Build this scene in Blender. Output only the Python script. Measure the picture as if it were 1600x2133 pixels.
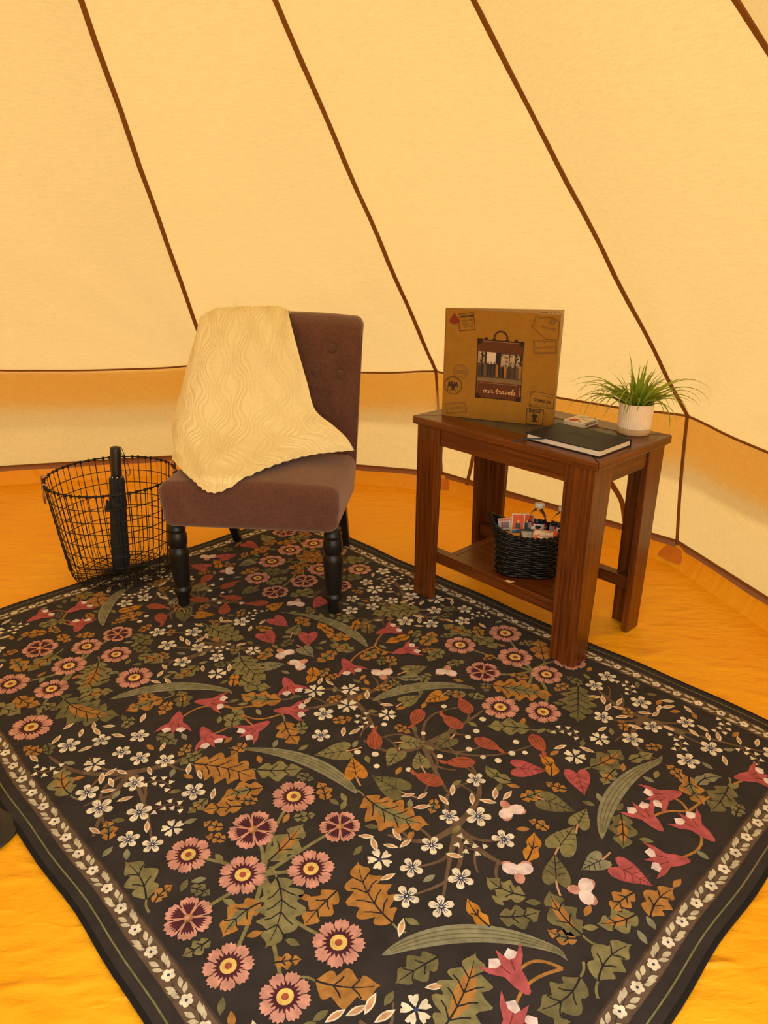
import bpy, bmesh, math, random
from mathutils import Vector, Matrix
from mathutils.geometry import tessellate_polygon

for o in list(bpy.data.objects):
    bpy.data.objects.remove(o, do_unlink=True)
scene = bpy.context.scene
COL = scene.collection
PI = math.pi
def rad(d): return d * PI / 180.0

# ------------------------------------------------------------------ camera
CAM_H = 1.18
F_PX, PITCH, ROLL = 1527.4, rad(21.684), rad(0.4428)
fw = Vector((0, math.cos(PITCH), -math.sin(PITCH)))
rt0 = Vector((1, 0, 0)); up0 = rt0.cross(fw)
rt = rt0 * math.cos(ROLL) + up0 * math.sin(ROLL)
up = up0 * math.cos(ROLL) - rt0 * math.sin(ROLL)
cam_d = bpy.data.cameras.new('camera'); cam = bpy.data.objects.new('camera', cam_d); COL.objects.link(cam)
M = Matrix((rt, up, -fw)).transposed().to_4x4(); M.translation = (0, 0, CAM_H)
cam.matrix_world = M
cam_d.sensor_fit = 'VERTICAL'; cam_d.sensor_height = 36.0; cam_d.sensor_width = 27.0
cam_d.lens = F_PX / 2133.0 * 36.0
cam_d.clip_start = 0.02; cam_d.clip_end = 200
scene.camera = cam

# ------------------------------------------------------------------ sky, sun, exposure
world = bpy.data.worlds.new('world'); scene.world = world; world.use_nodes = True
wn = world.node_tree; wn.nodes.clear()
wout = wn.nodes.new('ShaderNodeOutputWorld'); wbg = wn.nodes.new('ShaderNodeBackground')
wbg.inputs['Color'].default_value = (1.0, 0.98, 0.95, 1); wbg.inputs['Strength'].default_value = 1.15
wn.links.new(wbg.outputs[0], wout.inputs[0])
sun_d = bpy.data.lights.new('sun', 'SUN'); sun_d.energy = 2.2; sun_d.angle = rad(12); sun_d.color = (1.0, 0.93, 0.82)
sun = bpy.data.objects.new('sun', sun_d); COL.objects.link(sun)
sun.rotation_euler = Vector((0.45, 0.42, 0.90)).to_track_quat('Z', 'Y').to_euler()
sun.location = (3, 3, 6)
vs = scene.view_settings
vs.view_transform = 'Standard'; vs.look = 'None'; vs.gamma = 1.0; vs.use_curve_mapping = False
vs.exposure = 1.4

# ------------------------------------------------------------------ helpers
def lin(c):
    return tuple((v / 255 / 12.92) if v / 255 <= 0.04045 else ((v / 255 + 0.055) / 1.055) ** 2.4 for v in c)
WARM = (1.0, 0.86, 0.64)
def alb(r, g, b, k=1.0):
    """surface colour read off the photograph, with the tent's warm light divided out"""
    l = lin((r, g, b))
    return tuple(min(0.9, max(0.002, l[i] / WARM[i] * k)) for i in range(3))
MATS = {}
def mat(name, color, rough=0.6, noise=0.0, nscale=20.0, bump=0.0, bscale=60.0, spec=0.5, metal=0.0,
        stretch=(1, 1, 1), coat=0.0, sheen=0.0, color2=None):
    if name in MATS: return MATS[name]
    m = bpy.data.materials.new(name); m.use_nodes = True
    nt = m.node_tree; b = nt.nodes['Principled BSDF']
    b.inputs['Base Color'].default_value = (*color[:3], 1); b.inputs['Roughness'].default_value = rough
    b.inputs['Specular IOR Level'].default_value = spec; b.inputs['Metallic'].default_value = metal
    b.inputs['Coat Weight'].default_value = coat; b.inputs['Sheen Weight'].default_value = sheen
    tc = nt.nodes.new('ShaderNodeTexCoord'); mp = nt.nodes.new('ShaderNodeMapping')
    mp.inputs['Scale'].default_value = stretch
    nt.links.new(tc.outputs['Object'], mp.inputs['Vector'])
    if noise or color2:
        n = nt.nodes.new('ShaderNodeTexNoise'); n.inputs['Scale'].default_value = nscale; n.inputs['Detail'].default_value = 6
        n.inputs['Roughness'].default_value = 0.6
        nt.links.new(mp.outputs[0], n.inputs['Vector'])
        r = nt.nodes.new('ShaderNodeValToRGB')
        c2 = color2 if color2 else tuple(c * (1 + noise) for c in color)
        c1 = color if color2 else tuple(c * (1 - noise) for c in color)
        r.color_ramp.elements[0].position = 0.3; r.color_ramp.elements[1].position = 0.7
        r.color_ramp.elements[0].color = (*c1, 1); r.color_ramp.elements[1].color = (*c2, 1)
        nt.links.new(n.outputs['Fac'], r.inputs['Fac']); nt.links.new(r.outputs[0], b.inputs['Base Color'])
    if bump:
        n2 = nt.nodes.new('ShaderNodeTexNoise'); n2.inputs['Scale'].default_value = bscale; n2.inputs['Detail'].default_value = 4
        nt.links.new(mp.outputs[0], n2.inputs['Vector'])
        bp = nt.nodes.new('ShaderNodeBump'); bp.inputs['Strength'].default_value = bump; bp.inputs['Distance'].default_value = 0.002
        nt.links.new(n2.outputs['Fac'], bp.inputs['Height']); nt.links.new(bp.outputs[0], b.inputs['Normal'])
    MATS[name] = m
    return m
def wood(name, axis, c1, c2, rough=0.35):
    st = {'x': (1.4, 46, 46), 'y': (46, 1.4, 46), 'z': (46, 46, 1.4)}[axis]
    m = mat(name, c1, rough=rough, color2=c2, nscale=3.0, stretch=st, bump=0.25, bscale=5.0, coat=0.12)
    return m
def print_mat(name, rough=0.85, fade=0.12):
    """flat print: colours come with the mesh, plus a fine worn grain"""
    if name in MATS: return MATS[name]
    m = bpy.data.materials.new(name); m.use_nodes = True; nt = m.node_tree; b = nt.nodes['Principled BSDF']
    b.inputs['Roughness'].default_value = rough; b.inputs['Specular IOR Level'].default_value = 0.2
    a = nt.nodes.new('ShaderNodeVertexColor'); a.layer_name = 'Col'
    tc = nt.nodes.new('ShaderNodeTexCoord'); n = nt.nodes.new('ShaderNodeTexNoise'); n.inputs['Scale'].default_value = 55; n.inputs['Detail'].default_value = 5
    nt.links.new(tc.outputs['Object'], n.inputs['Vector'])
    mr = nt.nodes.new('ShaderNodeMapRange'); mr.inputs['From Min'].default_value = 0.3; mr.inputs['From Max'].default_value = 0.7
    mr.inputs['To Min'].default_value = 1 - fade; mr.inputs['To Max'].default_value = 1 + fade
    nt.links.new(n.outputs['Fac'], mr.inputs['Value'])
    mx = nt.nodes.new('ShaderNodeVectorMath'); mx.operation = 'SCALE'
    nt.links.new(a.outputs['Color'], mx.inputs[0]); nt.links.new(mr.outputs[0], mx.inputs['Scale'])
    nt.links.new(mx.outputs[0], b.inputs['Base Color'])
    MATS[name] = m
    return m

def link(name, me, material, parent=None, loc=None, rot=None, smooth=True):
    o = bpy.data.objects.new(name, me); COL.objects.link(o)
    if material and not me.materials: me.materials.append(material)
    if parent: o.parent = parent
    if loc: o.location = loc
    if rot: o.rotation_euler = rot
    return o
def mesh(name, verts, faces, smooth=False):
    me = bpy.data.meshes.new(name); me.from_pydata([tuple(v) for v in verts], [], faces); me.update()
    if smooth: me.polygons.foreach_set('use_smooth', [True] * len(me.polygons))
    return me
def obj(name, verts, faces, material, parent=None, smooth=False, loc=None, rot=None):
    return link(name, mesh(name, verts, faces, smooth), material, parent, loc, rot)
def from_bm(name, bm, material, parent=None, smooth=False, loc=None, rot=None):
    bmesh.ops.recalc_face_normals(bm, faces=bm.faces)
    me = bpy.data.meshes.new(name); bm.to_mesh(me); bm.free()
    if smooth: me.polygons.foreach_set('use_smooth', [True] * len(me.polygons))
    return link(name, me, material, parent, loc, rot)
def thing(name, label, cat, loc=(0, 0, 0), rz=0.0, group=None):
    o = bpy.data.objects.new(name, None); COL.objects.link(o); o.empty_display_size = 0.05
    o.location = loc; o.rotation_euler = (0, 0, rz); tag(o, label, cat, group)
    return o
def tag(o, label, cat, group=None):
    o['label'] = label; o['category'] = cat
    if group: o['group'] = group
    return o
def structure(name, loc=(0, 0, 0)):
    o = bpy.data.objects.new(name, None); COL.objects.link(o); o.location = loc; o['kind'] = 'structure'
    return o
def box_bm(x0, x1, y0, y1, z0, z1, bev=0.0, seg=2):
    bm = bmesh.new()
    vs_ = [bm.verts.new((x, y, z)) for z in (z0, z1) for y in (y0, y1) for x in (x0, x1)]
    for f in ((0, 1, 3, 2), (4, 6, 7, 5), (0, 4, 5, 1), (2, 3, 7, 6), (0, 2, 6, 4), (1, 5, 7, 3)):
        bm.faces.new([vs_[i] for i in f])
    bmesh.ops.recalc_face_normals(bm, faces=bm.faces)
    if bev: bmesh.ops.bevel(bm, geom=list(bm.edges), offset=bev, segments=seg, profile=0.5, affect='EDGES')
    return bm
def box(name, x0, x1, y0, y1, z0, z1, material, parent=None, bev=0.0, loc=None, rot=None):
    return from_bm(name, box_bm(x0, x1, y0, y1, z0, z1, bev), material, parent, False, loc, rot)
def hexa(name, bottom, top, material, parent=None, bev=0.0):
    """a prism between two quads (counter-clockwise from above)"""
    bm = bmesh.new(); n = len(bottom)
    a = [bm.verts.new(p) for p in bottom]; b = [bm.verts.new(p) for p in top]
    bm.faces.new(a[::-1]); bm.faces.new(b)
    for i in range(n): bm.faces.new((a[i], a[(i + 1) % n], b[(i + 1) % n], b[i]))
    if bev: bmesh.ops.bevel(bm, geom=list(bm.edges), offset=bev, segments=2, profile=0.5, affect='EDGES')
    return from_bm(name, bm, material, parent)
def lathe_data(profile, n=32, wob=None):
    """profile: list of (r, z); returns verts, faces"""
    V, F = [], []
    for j, (r, z) in enumerate(profile):
        for i in range(n):
            a = 2 * PI * i / n; rr = r * (wob(a, z) if wob else 1)
            V.append((rr * math.cos(a), rr * math.sin(a), z))
    for j in range(len(profile) - 1):
        for i in range(n):
            F.append((j * n + i, j * n + (i + 1) % n, (j + 1) * n + (i + 1) % n, (j + 1) * n + i))
    F.append(tuple(range(n))[::-1]); F.append(tuple((len(profile) - 1) * n + i for i in range(n)))
    return V, F
def lathe(name, profile, material, parent=None, n=32, wob=None, loc=None, rot=None, smooth=True):
    V, F = lathe_data(profile, n, wob)
    o = obj(name, V, F, material, parent, smooth, loc, rot)
    return o
def tube_data(pts, r, n=8, closed=False, flat=None):
    """sweep a circle (or a flat strip section flat=(w,t)) along pts; r may be a list"""
    P = [Vector(p) for p in pts]; N = len(P); V, F = [], []
    prev = None
    for i in range(N):
        if closed: t = P[(i + 1) % N] - P[i - 1]
        else: t = P[min(i + 1, N - 1)] - P[max(i - 1, 0)]
        t.normalize()
        if prev is None:
            ref = Vector((0, 0, 1)) if abs(t.z) < 0.9 else Vector((1, 0, 0))
            s = t.cross(ref).normalized()
        else:
            s = (prev - t * prev.dot(t)).normalized()
        prev = s; u = s.cross(t)
        rr = r[i] if isinstance(r, (list, tuple)) else r
        for k in range(n):
            a = 2 * PI * k / n
            V.append(P[i] + s * (math.cos(a) * rr) + u * (math.sin(a) * rr))
    m = N if closed else N - 1
    for i in range(m):
        for k in range(n):
            a = i * n + k; b = i * n + (k + 1) % n; c = ((i + 1) % N) * n + (k + 1) % n; d = ((i + 1) % N) * n + k
            F.append((a, b, c, d))
    if not closed:
        F.append(tuple(range(n))[::-1]); F.append(tuple((N - 1) * n + k for k in range(n)))
    return V, F
def tube(name, pts, r, material, parent=None, n=8, closed=False):
    V, F = tube_data(pts, r, n, closed)
    return obj(name, V, F, material, parent, True)
def catmull(pts, per=8, closed=False):
    P = [Vector(p) for p in pts]; out = []; N = len(P)
    for i in range(N if closed else N - 1):
        p0 = P[(i - 1) % N] if (closed or i > 0) else P[0] * 2 - P[1]
        p1 = P[i]; p2 = P[(i + 1) % N]
        p3 = P[(i + 2) % N] if (closed or i + 2 < N) else P[-1] * 2 - P[-2]
        for k in range(per):
            t = k / per
            out.append(0.5 * ((2 * p1) + (p2 - p0) * t + (2 * p0 - 5 * p1 + 4 * p2 - p3) * t * t + (3 * p1 - p0 - 3 * p2 + p3) * t ** 3))
    if not closed: out.append(P[-1])
    return out
def strip(name, pts, nrm, w, t, material, parent=None):
    """flat tape of width w and thickness t along pts, lying on a surface whose normals are nrm"""
    V, F = [], []; N = len(pts)
    for i in range(N):
        p = Vector(pts[i]); tg = (Vector(pts[min(i + 1, N - 1)]) - Vector(pts[max(i - 1, 0)])).normalized()
        n = Vector(nrm[i]).normalized(); s = tg.cross(n).normalized()
        for a, b in ((-.5, 0), (.5, 0), (.5, 1), (-.5, 1)): V.append(p + s * (a * w) + n * (b * t))
    for i in range(N - 1):
        for k in range(4): F.append((i * 4 + k, i * 4 + (k + 1) % 4, i * 4 + 4 + (k + 1) % 4, i * 4 + 4 + k))
    F.append((3, 2, 1, 0)); F.append(tuple((N - 1) * 4 + k for k in range(4)))
    return obj(name, V, F, material, parent, False)
def rounded_box_data(a, b, c, r, nx, ny, nz, deform=None, rb=None):
    """box of half sizes a,b,c with edge radius r, as a smooth grid"""
    bm = bmesh.new()
    def coords(h, n):
        e = [-(1 - (1 - math.cos(PI / 2 * i / 5))) * 1.0 for i in range(0)]
        k = 5; inner = [(-h + r) + (2 * (h - r)) * i / n for i in range(n + 1)]
        lo = [-h + r - r * math.tan(PI / 4 * (k - i) / k) for i in range(k)]
        hi = [-v for v in lo[::-1]]
        return lo + inner + hi
    X, Y, Z = coords(a, nx), coords(b, ny), coords(c, nz)
    H = (a, b, c); cache = {}
    def vert(p):
        key = tuple(round(v, 6) for v in p)
        if key in cache: return cache[key]
        q = Vector(p); inn = Vector([max(-(H[i] - r), min(H[i] - r, q[i])) for i in range(3)])
        d = q - inn
        if d.length > 1e-9: d.normalize()
        w = inn + d * r
        if deform: w = Vector(deform(w, d))
        v = bm.verts.new(w); cache[key] = v
        return v
    def quad(pts):
        vs_ = [vert(p) for p in pts]
        if len(set(vs_)) >= 3:
            try: bm.faces.new(vs_)
            except ValueError: pass
    for s in (-1, 1):
        for i in range(len(X) - 1):
            for j in range(len(Y) - 1):
                quad([(X[i], Y[j], s * c), (X[i + 1], Y[j], s * c), (X[i + 1], Y[j + 1], s * c), (X[i], Y[j + 1], s * c)])
        for i in range(len(X) - 1):
            for j in range(len(Z) - 1):
                quad([(X[i], s * b, Z[j]), (X[i + 1], s * b, Z[j]), (X[i + 1], s * b, Z[j + 1]), (X[i], s * b, Z[j + 1])])
        for i in range(len(Y) - 1):
            for j in range(len(Z) - 1):
                quad([(s * a, Y[i], Z[j]), (s * a, Y[i + 1], Z[j]), (s * a, Y[i + 1], Z[j + 1]), (s * a, Y[i], Z[j + 1])])
    return bm

class Flat:
    """flat print: coloured polygons in a plane, a hair above one another"""
    def __init__(s, warp=None, dz=0.00012, z0=0.0, grid=0.0): s.grid = grid; s.V = []; s.F = []; s.C = []; s.warp = warp; s.dz = dz; s.z0 = z0; s.k = 0
    def poly(s, pts, c, layer=0):
        s.k += 1; n = len(s.V); z = s.z0 + s.dz * layer + (s.k % 37) * s.dz * 0.02
        if s.grid and len(pts) == 4:        # large quads are cut small so that they can follow a bent surface
            A, B, C_, D = [Vector((p[0], p[1])) for p in pts]
            nu = min(12, 1 + int(max((B - A).length, (C_ - D).length) / s.grid)); nv_ = min(12, 1 + int(max((D - A).length, (C_ - B).length) / s.grid))
            for j in range(nv_ + 1):
                for i in range(nu + 1):
                    q = A.lerp(B, i / nu).lerp(D.lerp(C_, i / nu), j / nv_); s.V.append((q.x, q.y, z))
            for j in range(nv_):
                for i in range(nu):
                    a = n + j * (nu + 1) + i; s.F.append((a, a + 1, a + nu + 2, a + nu + 1)); s.C.append(c)
            return
        for p in pts:
            q = s.warp(p[0], p[1]) if s.warp else (p[0], p[1])
            s.V.append((q[0], q[1], z))
        if len(pts) <= 4: s.F.append(tuple(range(n, n + len(pts)))); s.C.append(c); return
        tri = tessellate_polygon([[Vector((p[0], p[1], 0)) for p in pts]])
        for t in tri:
            s.F.append((n + t[0], n + t[1], n + t[2])); s.C.append(c)
    def line(s, pts, w, c, layer=0):
        P = [Vector((p[0], p[1])) for p in pts]; N = len(P)
        L, R = [], []
        for i in range(N):
            t = P[min(i + 1, N - 1)] - P[max(i - 1, 0)]
            if t.length < 1e-9: t = Vector((1, 0))
            t.normalize(); nn = Vector((-t.y, t.x)); ww = (w[i] if isinstance(w, (list, tuple)) else w) / 2
            L.append(P[i] + nn * ww); R.append(P[i] - nn * ww)
        for i in range(N - 1): s.poly([R[i], R[i + 1], L[i + 1], L[i]], c, layer)
    def disc(s, x, y, r, c, layer=0, n=10, ry=None, rot=0.0):
        ry = ry or r
        s.poly([(x + r * math.cos(2 * PI * i / n) * math.cos(rot) - ry * math.sin(2 * PI * i / n) * math.sin(rot),
                 y + r * math.cos(2 * PI * i / n) * math.sin(rot) + ry * math.sin(2 * PI * i / n) * math.cos(rot)) for i in range(n)], c, layer)
    def build(s, name, material, parent=None, loc=None, rot=None):
        me = mesh(name, s.V, s.F)
        # every face looks up
        flip = [p.index for p in me.polygons if p.normal.z < 0]
        if flip:
            bm = bmesh.new(); bm.from_mesh(me); bm.faces.ensure_lookup_table()
            bmesh.ops.reverse_faces(bm, faces=[bm.faces[i] for i in flip]); bm.to_mesh(me); bm.free()
        ca = me.color_attributes.new('Col', 'FLOAT_COLOR', 'CORNER')
        for p in me.polygons:
            c = s.C[p.index]
            for li in p.loop_indices: ca.data[li].color = (c[0], c[1], c[2], 1)
        return link(name, me, material, parent, loc, rot)
def text_polys(body, size, italic=0.0, bold=0.0):
    cu = bpy.data.curves.new('t', 'FONT'); cu.body = body; cu.size = size; cu.shear = italic; cu.align_x = 'CENTER'; cu.align_y = 'CENTER'; cu.offset = bold
    cu.resolution_u = 2
    o = bpy.data.objects.new('t', cu); COL.objects.link(o)
    dg = bpy.context.evaluated_depsgraph_get(); me = bpy.data.meshes.new_from_object(o.evaluated_get(dg))
    out = [[me.vertices[i].co.copy() for i in p.vertices] for p in me.polygons]
    bpy.data.objects.remove(o); bpy.data.curves.remove(cu); bpy.data.meshes.remove(me)
    return out
def put_text(fl, body, x, y, size, c, layer=1, rot=0.0, italic=0.0, bold=0.0, sx=1.0):
    ca, sa = math.cos(rot), math.sin(rot)
    for poly in text_polys(body, size, italic, bold):
        fl.poly([(x + ca * p.x * sx - sa * p.y, y + sa * p.x * sx + ca * p.y) for p in poly], c, layer)
def rect_outline(fl, x0, y0, x1, y1, w, c, layer=1, rot=0.0):
    cx, cy = (x0 + x1) / 2, (y0 + y1) / 2; ca, sa = math.cos(rot), math.sin(rot)
    P = [(cx + ca * (x - cx) - sa * (y - cy), cy + sa * (x - cx) + ca * (y - cy)) for x, y in ((x0, y0), (x1, y0), (x1, y1), (x0, y1))]
    for i in range(4): fl.line([P[i], P[(i + 1) % 4]], w, c, layer)
def ring(fl, x, y, r, w, c, layer=1, n=32):
    fl.line([(x + r * math.cos(2 * PI * i / n), y + r * math.sin(2 * PI * i / n)) for i in range(n + 1)], w, c, layer)

# ------------------------------------------------------------------ canvas materials
def canvas_mat(name, refl, trans, fac=0.6, weave=0.05):
    m = bpy.data.materials.new(name); m.use_nodes = True; nt = m.node_tree; nt.nodes.clear()
    out = nt.nodes.new('ShaderNodeOutputMaterial'); mix = nt.nodes.new('ShaderNodeMixShader'); mix.inputs[0].default_value = fac
    d = nt.nodes.new('ShaderNodeBsdfDiffuse'); t = nt.nodes.new('ShaderNodeBsdfTranslucent')
    tc = nt.nodes.new('ShaderNodeTexCoord')
    facs = []
    for st in ((260, 260, 30), (30, 30, 330)):
        mp = nt.nodes.new('ShaderNodeMapping'); mp.inputs['Scale'].default_value = st
        n = nt.nodes.new('ShaderNodeTexNoise'); n.inputs['Scale'].default_value = 1.0; n.inputs['Detail'].default_value = 3
        nt.links.new(tc.outputs['Object'], mp.inputs[0]); nt.links.new(mp.outputs[0], n.inputs['Vector']); facs.append(n)
    big = nt.nodes.new('ShaderNodeTexNoise'); big.inputs['Scale'].default_value = 1.6; big.inputs['Detail'].default_value = 4
    nt.links.new(tc.outputs['Object'], big.inputs['Vector'])
    a = nt.nodes.new('ShaderNodeMath'); a.operation = 'ADD'; nt.links.new(facs[0].outputs['Fac'], a.inputs[0]); nt.links.new(facs[1].outputs['Fac'], a.inputs[1])
    b2 = nt.nodes.new('ShaderNodeMath'); b2.operation = 'MULTIPLY_ADD'; nt.links.new(big.outputs['Fac'], b2.inputs[0]); b2.inputs[1].default_value = 0.35
    nt.links.new(a.outputs[0], b2.inputs[2])
    mr = nt.nodes.new('ShaderNodeMapRange'); mr.inputs['From Min'].default_value = 0.75; mr.inputs['From Max'].default_value = 1.6
    mr.inputs['To Min'].default_value = 1 - weave * 2; mr.inputs['To Max'].default_value = 1 + weave * 2
    nt.links.new(b2.outputs[0], mr.inputs['Value'])
    for bs, c in ((d, refl), (t, trans)):
        sc = nt.nodes.new('ShaderNodeVectorMath'); sc.operation = 'SCALE'; sc.inputs[0].default_value = c
        nt.links.new(mr.outputs[0], sc.inputs['Scale']); nt.links.new(sc.outputs[0], bs.inputs['Color'])
    bp = nt.nodes.new('ShaderNodeBump'); bp.inputs['Strength'].default_value = 0.15; bp.inputs['Distance'].default_value = 0.002
    nt.links.new(a.outputs[0], bp.inputs['Height'])
    for bs in (d, t): nt.links.new(bp.outputs[0], bs.inputs['Normal'])
    nt.links.new(d.outputs[0], mix.inputs[1]); nt.links.new(t.outputs[0], mix.inputs[2]); nt.links.new(mix.outputs[0], out.inputs[0])
    return m
CANVAS = canvas_mat('tent_canvas', (0.56, 0.40, 0.21), (0.315, 0.210, 0.076), 0.55)
VALM = canvas_mat('valance_canvas', (0.35, 0.22, 0.08), (0.85, 0.48, 0.07), 0.85)
TAPE = canvas_mat('brown_seam_tape', (0.30, 0.160, 0.046), (0.52, 0.25, 0.050), 0.5)
HEM = canvas_mat('hem_binding', (0.46, 0.245, 0.12), (0.40, 0.18, 0.06), 0.3)

def groundsheet_mat():
    m = bpy.data.materials.new('orange_groundsheet'); m.use_nodes = True; nt = m.node_tree; b = nt.nodes['Principled BSDF']
    b.inputs['Roughness'].default_value = 0.48; b.inputs['Specular IOR Level'].default_value = 0.35
    tc = nt.nodes.new('ShaderNodeTexCoord')
    n = nt.nodes.new('ShaderNodeTexNoise'); n.inputs['Scale'].default_value = 3.5; n.inputs['Detail'].default_value = 6
    nt.links.new(tc.outputs['Object'], n.inputs['Vector'])
    r = nt.nodes.new('ShaderNodeValToRGB'); r.color_ramp.elements[0].position = 0.3; r.color_ramp.elements[1].position = 0.75
    r.color_ramp.elements[0].color = (0.90, 0.385, 0.005, 1); r.color_ramp.elements[1].color = (0.93, 0.455, 0.011, 1)
    nt.links.new(n.outputs['Fac'], r.inputs['Fac']); nt.links.new(r.outputs[0], b.inputs['Base Color'])
    # creases: ridged noise at two scales, plus crumple
    hs = None
    for sc, wgt, rot in ((4.5, 1.0, 0.5), (9.0, 0.55, 1.3), (21.0, 0.28, 0.2)):
        mp = nt.nodes.new('ShaderNodeMapping'); mp.inputs['Rotation'].default_value = (0, 0, rot); mp.inputs['Scale'].default_value = (1.0, 2.2, 1)
        nt.links.new(tc.outputs['Object'], mp.inputs[0])
        nn = nt.nodes.new('ShaderNodeTexNoise'); nn.noise_type = 'RIDGED_MULTIFRACTAL' if sc < 20 else 'FBM'
        nn.inputs['Scale'].default_value = sc; nn.inputs['Detail'].default_value = 3; nn.inputs['Distortion'].default_value = 0.6
        nt.links.new(mp.outputs[0], nn.inputs['Vector'])
        mu = nt.nodes.new('ShaderNodeMath'); mu.operation = 'MULTIPLY_ADD'; mu.inputs[1].default_value = wgt
        nt.links.new(nn.outputs['Fac'], mu.inputs[0])
        if hs: nt.links.new(hs.outputs[0], mu.inputs[2])
        else: mu.inputs[2].default_value = 0
        hs = mu
    bp = nt.nodes.new('ShaderNodeBump'); bp.inputs['Strength'].default_value = 1.0; bp.inputs['Distance'].default_value = 0.014
    nt.links.new(hs.outputs[0], bp.inputs['Height']); nt.links.new(bp.outputs[0], b.inputs['Normal'])
    return m
SHEET = groundsheet_mat()
PATCH = mat('sheet_patch', (0.62, 0.19, 0.006), rough=0.5, noise=0.1)

# ------------------------------------------------------------------ bell tent
TC = Vector((-0.82, 1.33, 0)); APEX = Vector((-0.867, 1.288, 2.981))
EAVE = []
for k in range(12):
    an = rad(90 - 30 * k); EAVE.append(Vector((TC.x + 2.2 * math.cos(an), TC.y + 2.2 * math.sin(an), 0.56)))
EAVE[0] = Vector((-0.8325, 3.50, 0.5375)); EAVE[1] = Vector((0.2263, 3.24, 0.5633)); EAVE[2] = Vector((1.0447, 2.47, 0.563)); EAVE[3] = Vector((1.38, 1.286, 0.56))
def radial(p):
    v = Vector((p.x - TC.x, p.y - TC.y, 0)); return v.normalized()
HEMV = [Vector((e.x, e.y, 0.066)) + radial(e) * 0.05 for e in EAVE]
HEMV[1] = Vector((0.272, 3.275, 0.066)); HEMV[2] = Vector((1.095, 2.495, 0.066))
DOOR = (4, 5)                                    # the doorway lies behind the camera
random.seed(5)
def eave_pt(k, s):
    a, b = EAVE[k], EAVE[(k + 1) % 12]
    p = a.lerp(b, s); p = p + radial(p) * (-0.010 * math.sin(PI * s)); p.z -= 0.016 * math.sin(PI * s) ** 0.7 - 0.004 * math.sin(7 * PI * s) * math.exp(-6 * min(s, 1 - s))
    return p
def roof_pt(k, s, t):
    """s across the panel, t from eave (0) to apex (1)"""
    e = eave_pt(k, s); p = e.lerp(APEX, t)
    n = (EAVE[(k + 1) % 12] - EAVE[k]).cross(APEX - EAVE[k]).normalized()
    if n.dot(radial(e)) < 0: n = -n
    w = (1 - t)
    d = -0.030 * math.sin(PI * s) * math.sin(PI * min(1, t * 1.0)) * w
    for c in (0.0, 1.0):                    # folds that run out from the pegged corners
        dx = abs(s - c) * 1.15 * w; dy = t * 3.2
        rr = math.hypot(dx, dy) + 1e-6; an = math.atan2(dx, dy)
        d += 0.019 * math.sin(an * (15 if c else 11) + k) * math.exp(-rr / 0.45) * min(1, rr / 0.08) * min(1, an * 4) * min(1, t * 14)
    return p + n * d
ceiling = structure('ceiling'); wall = structure('wall_surround')
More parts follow.
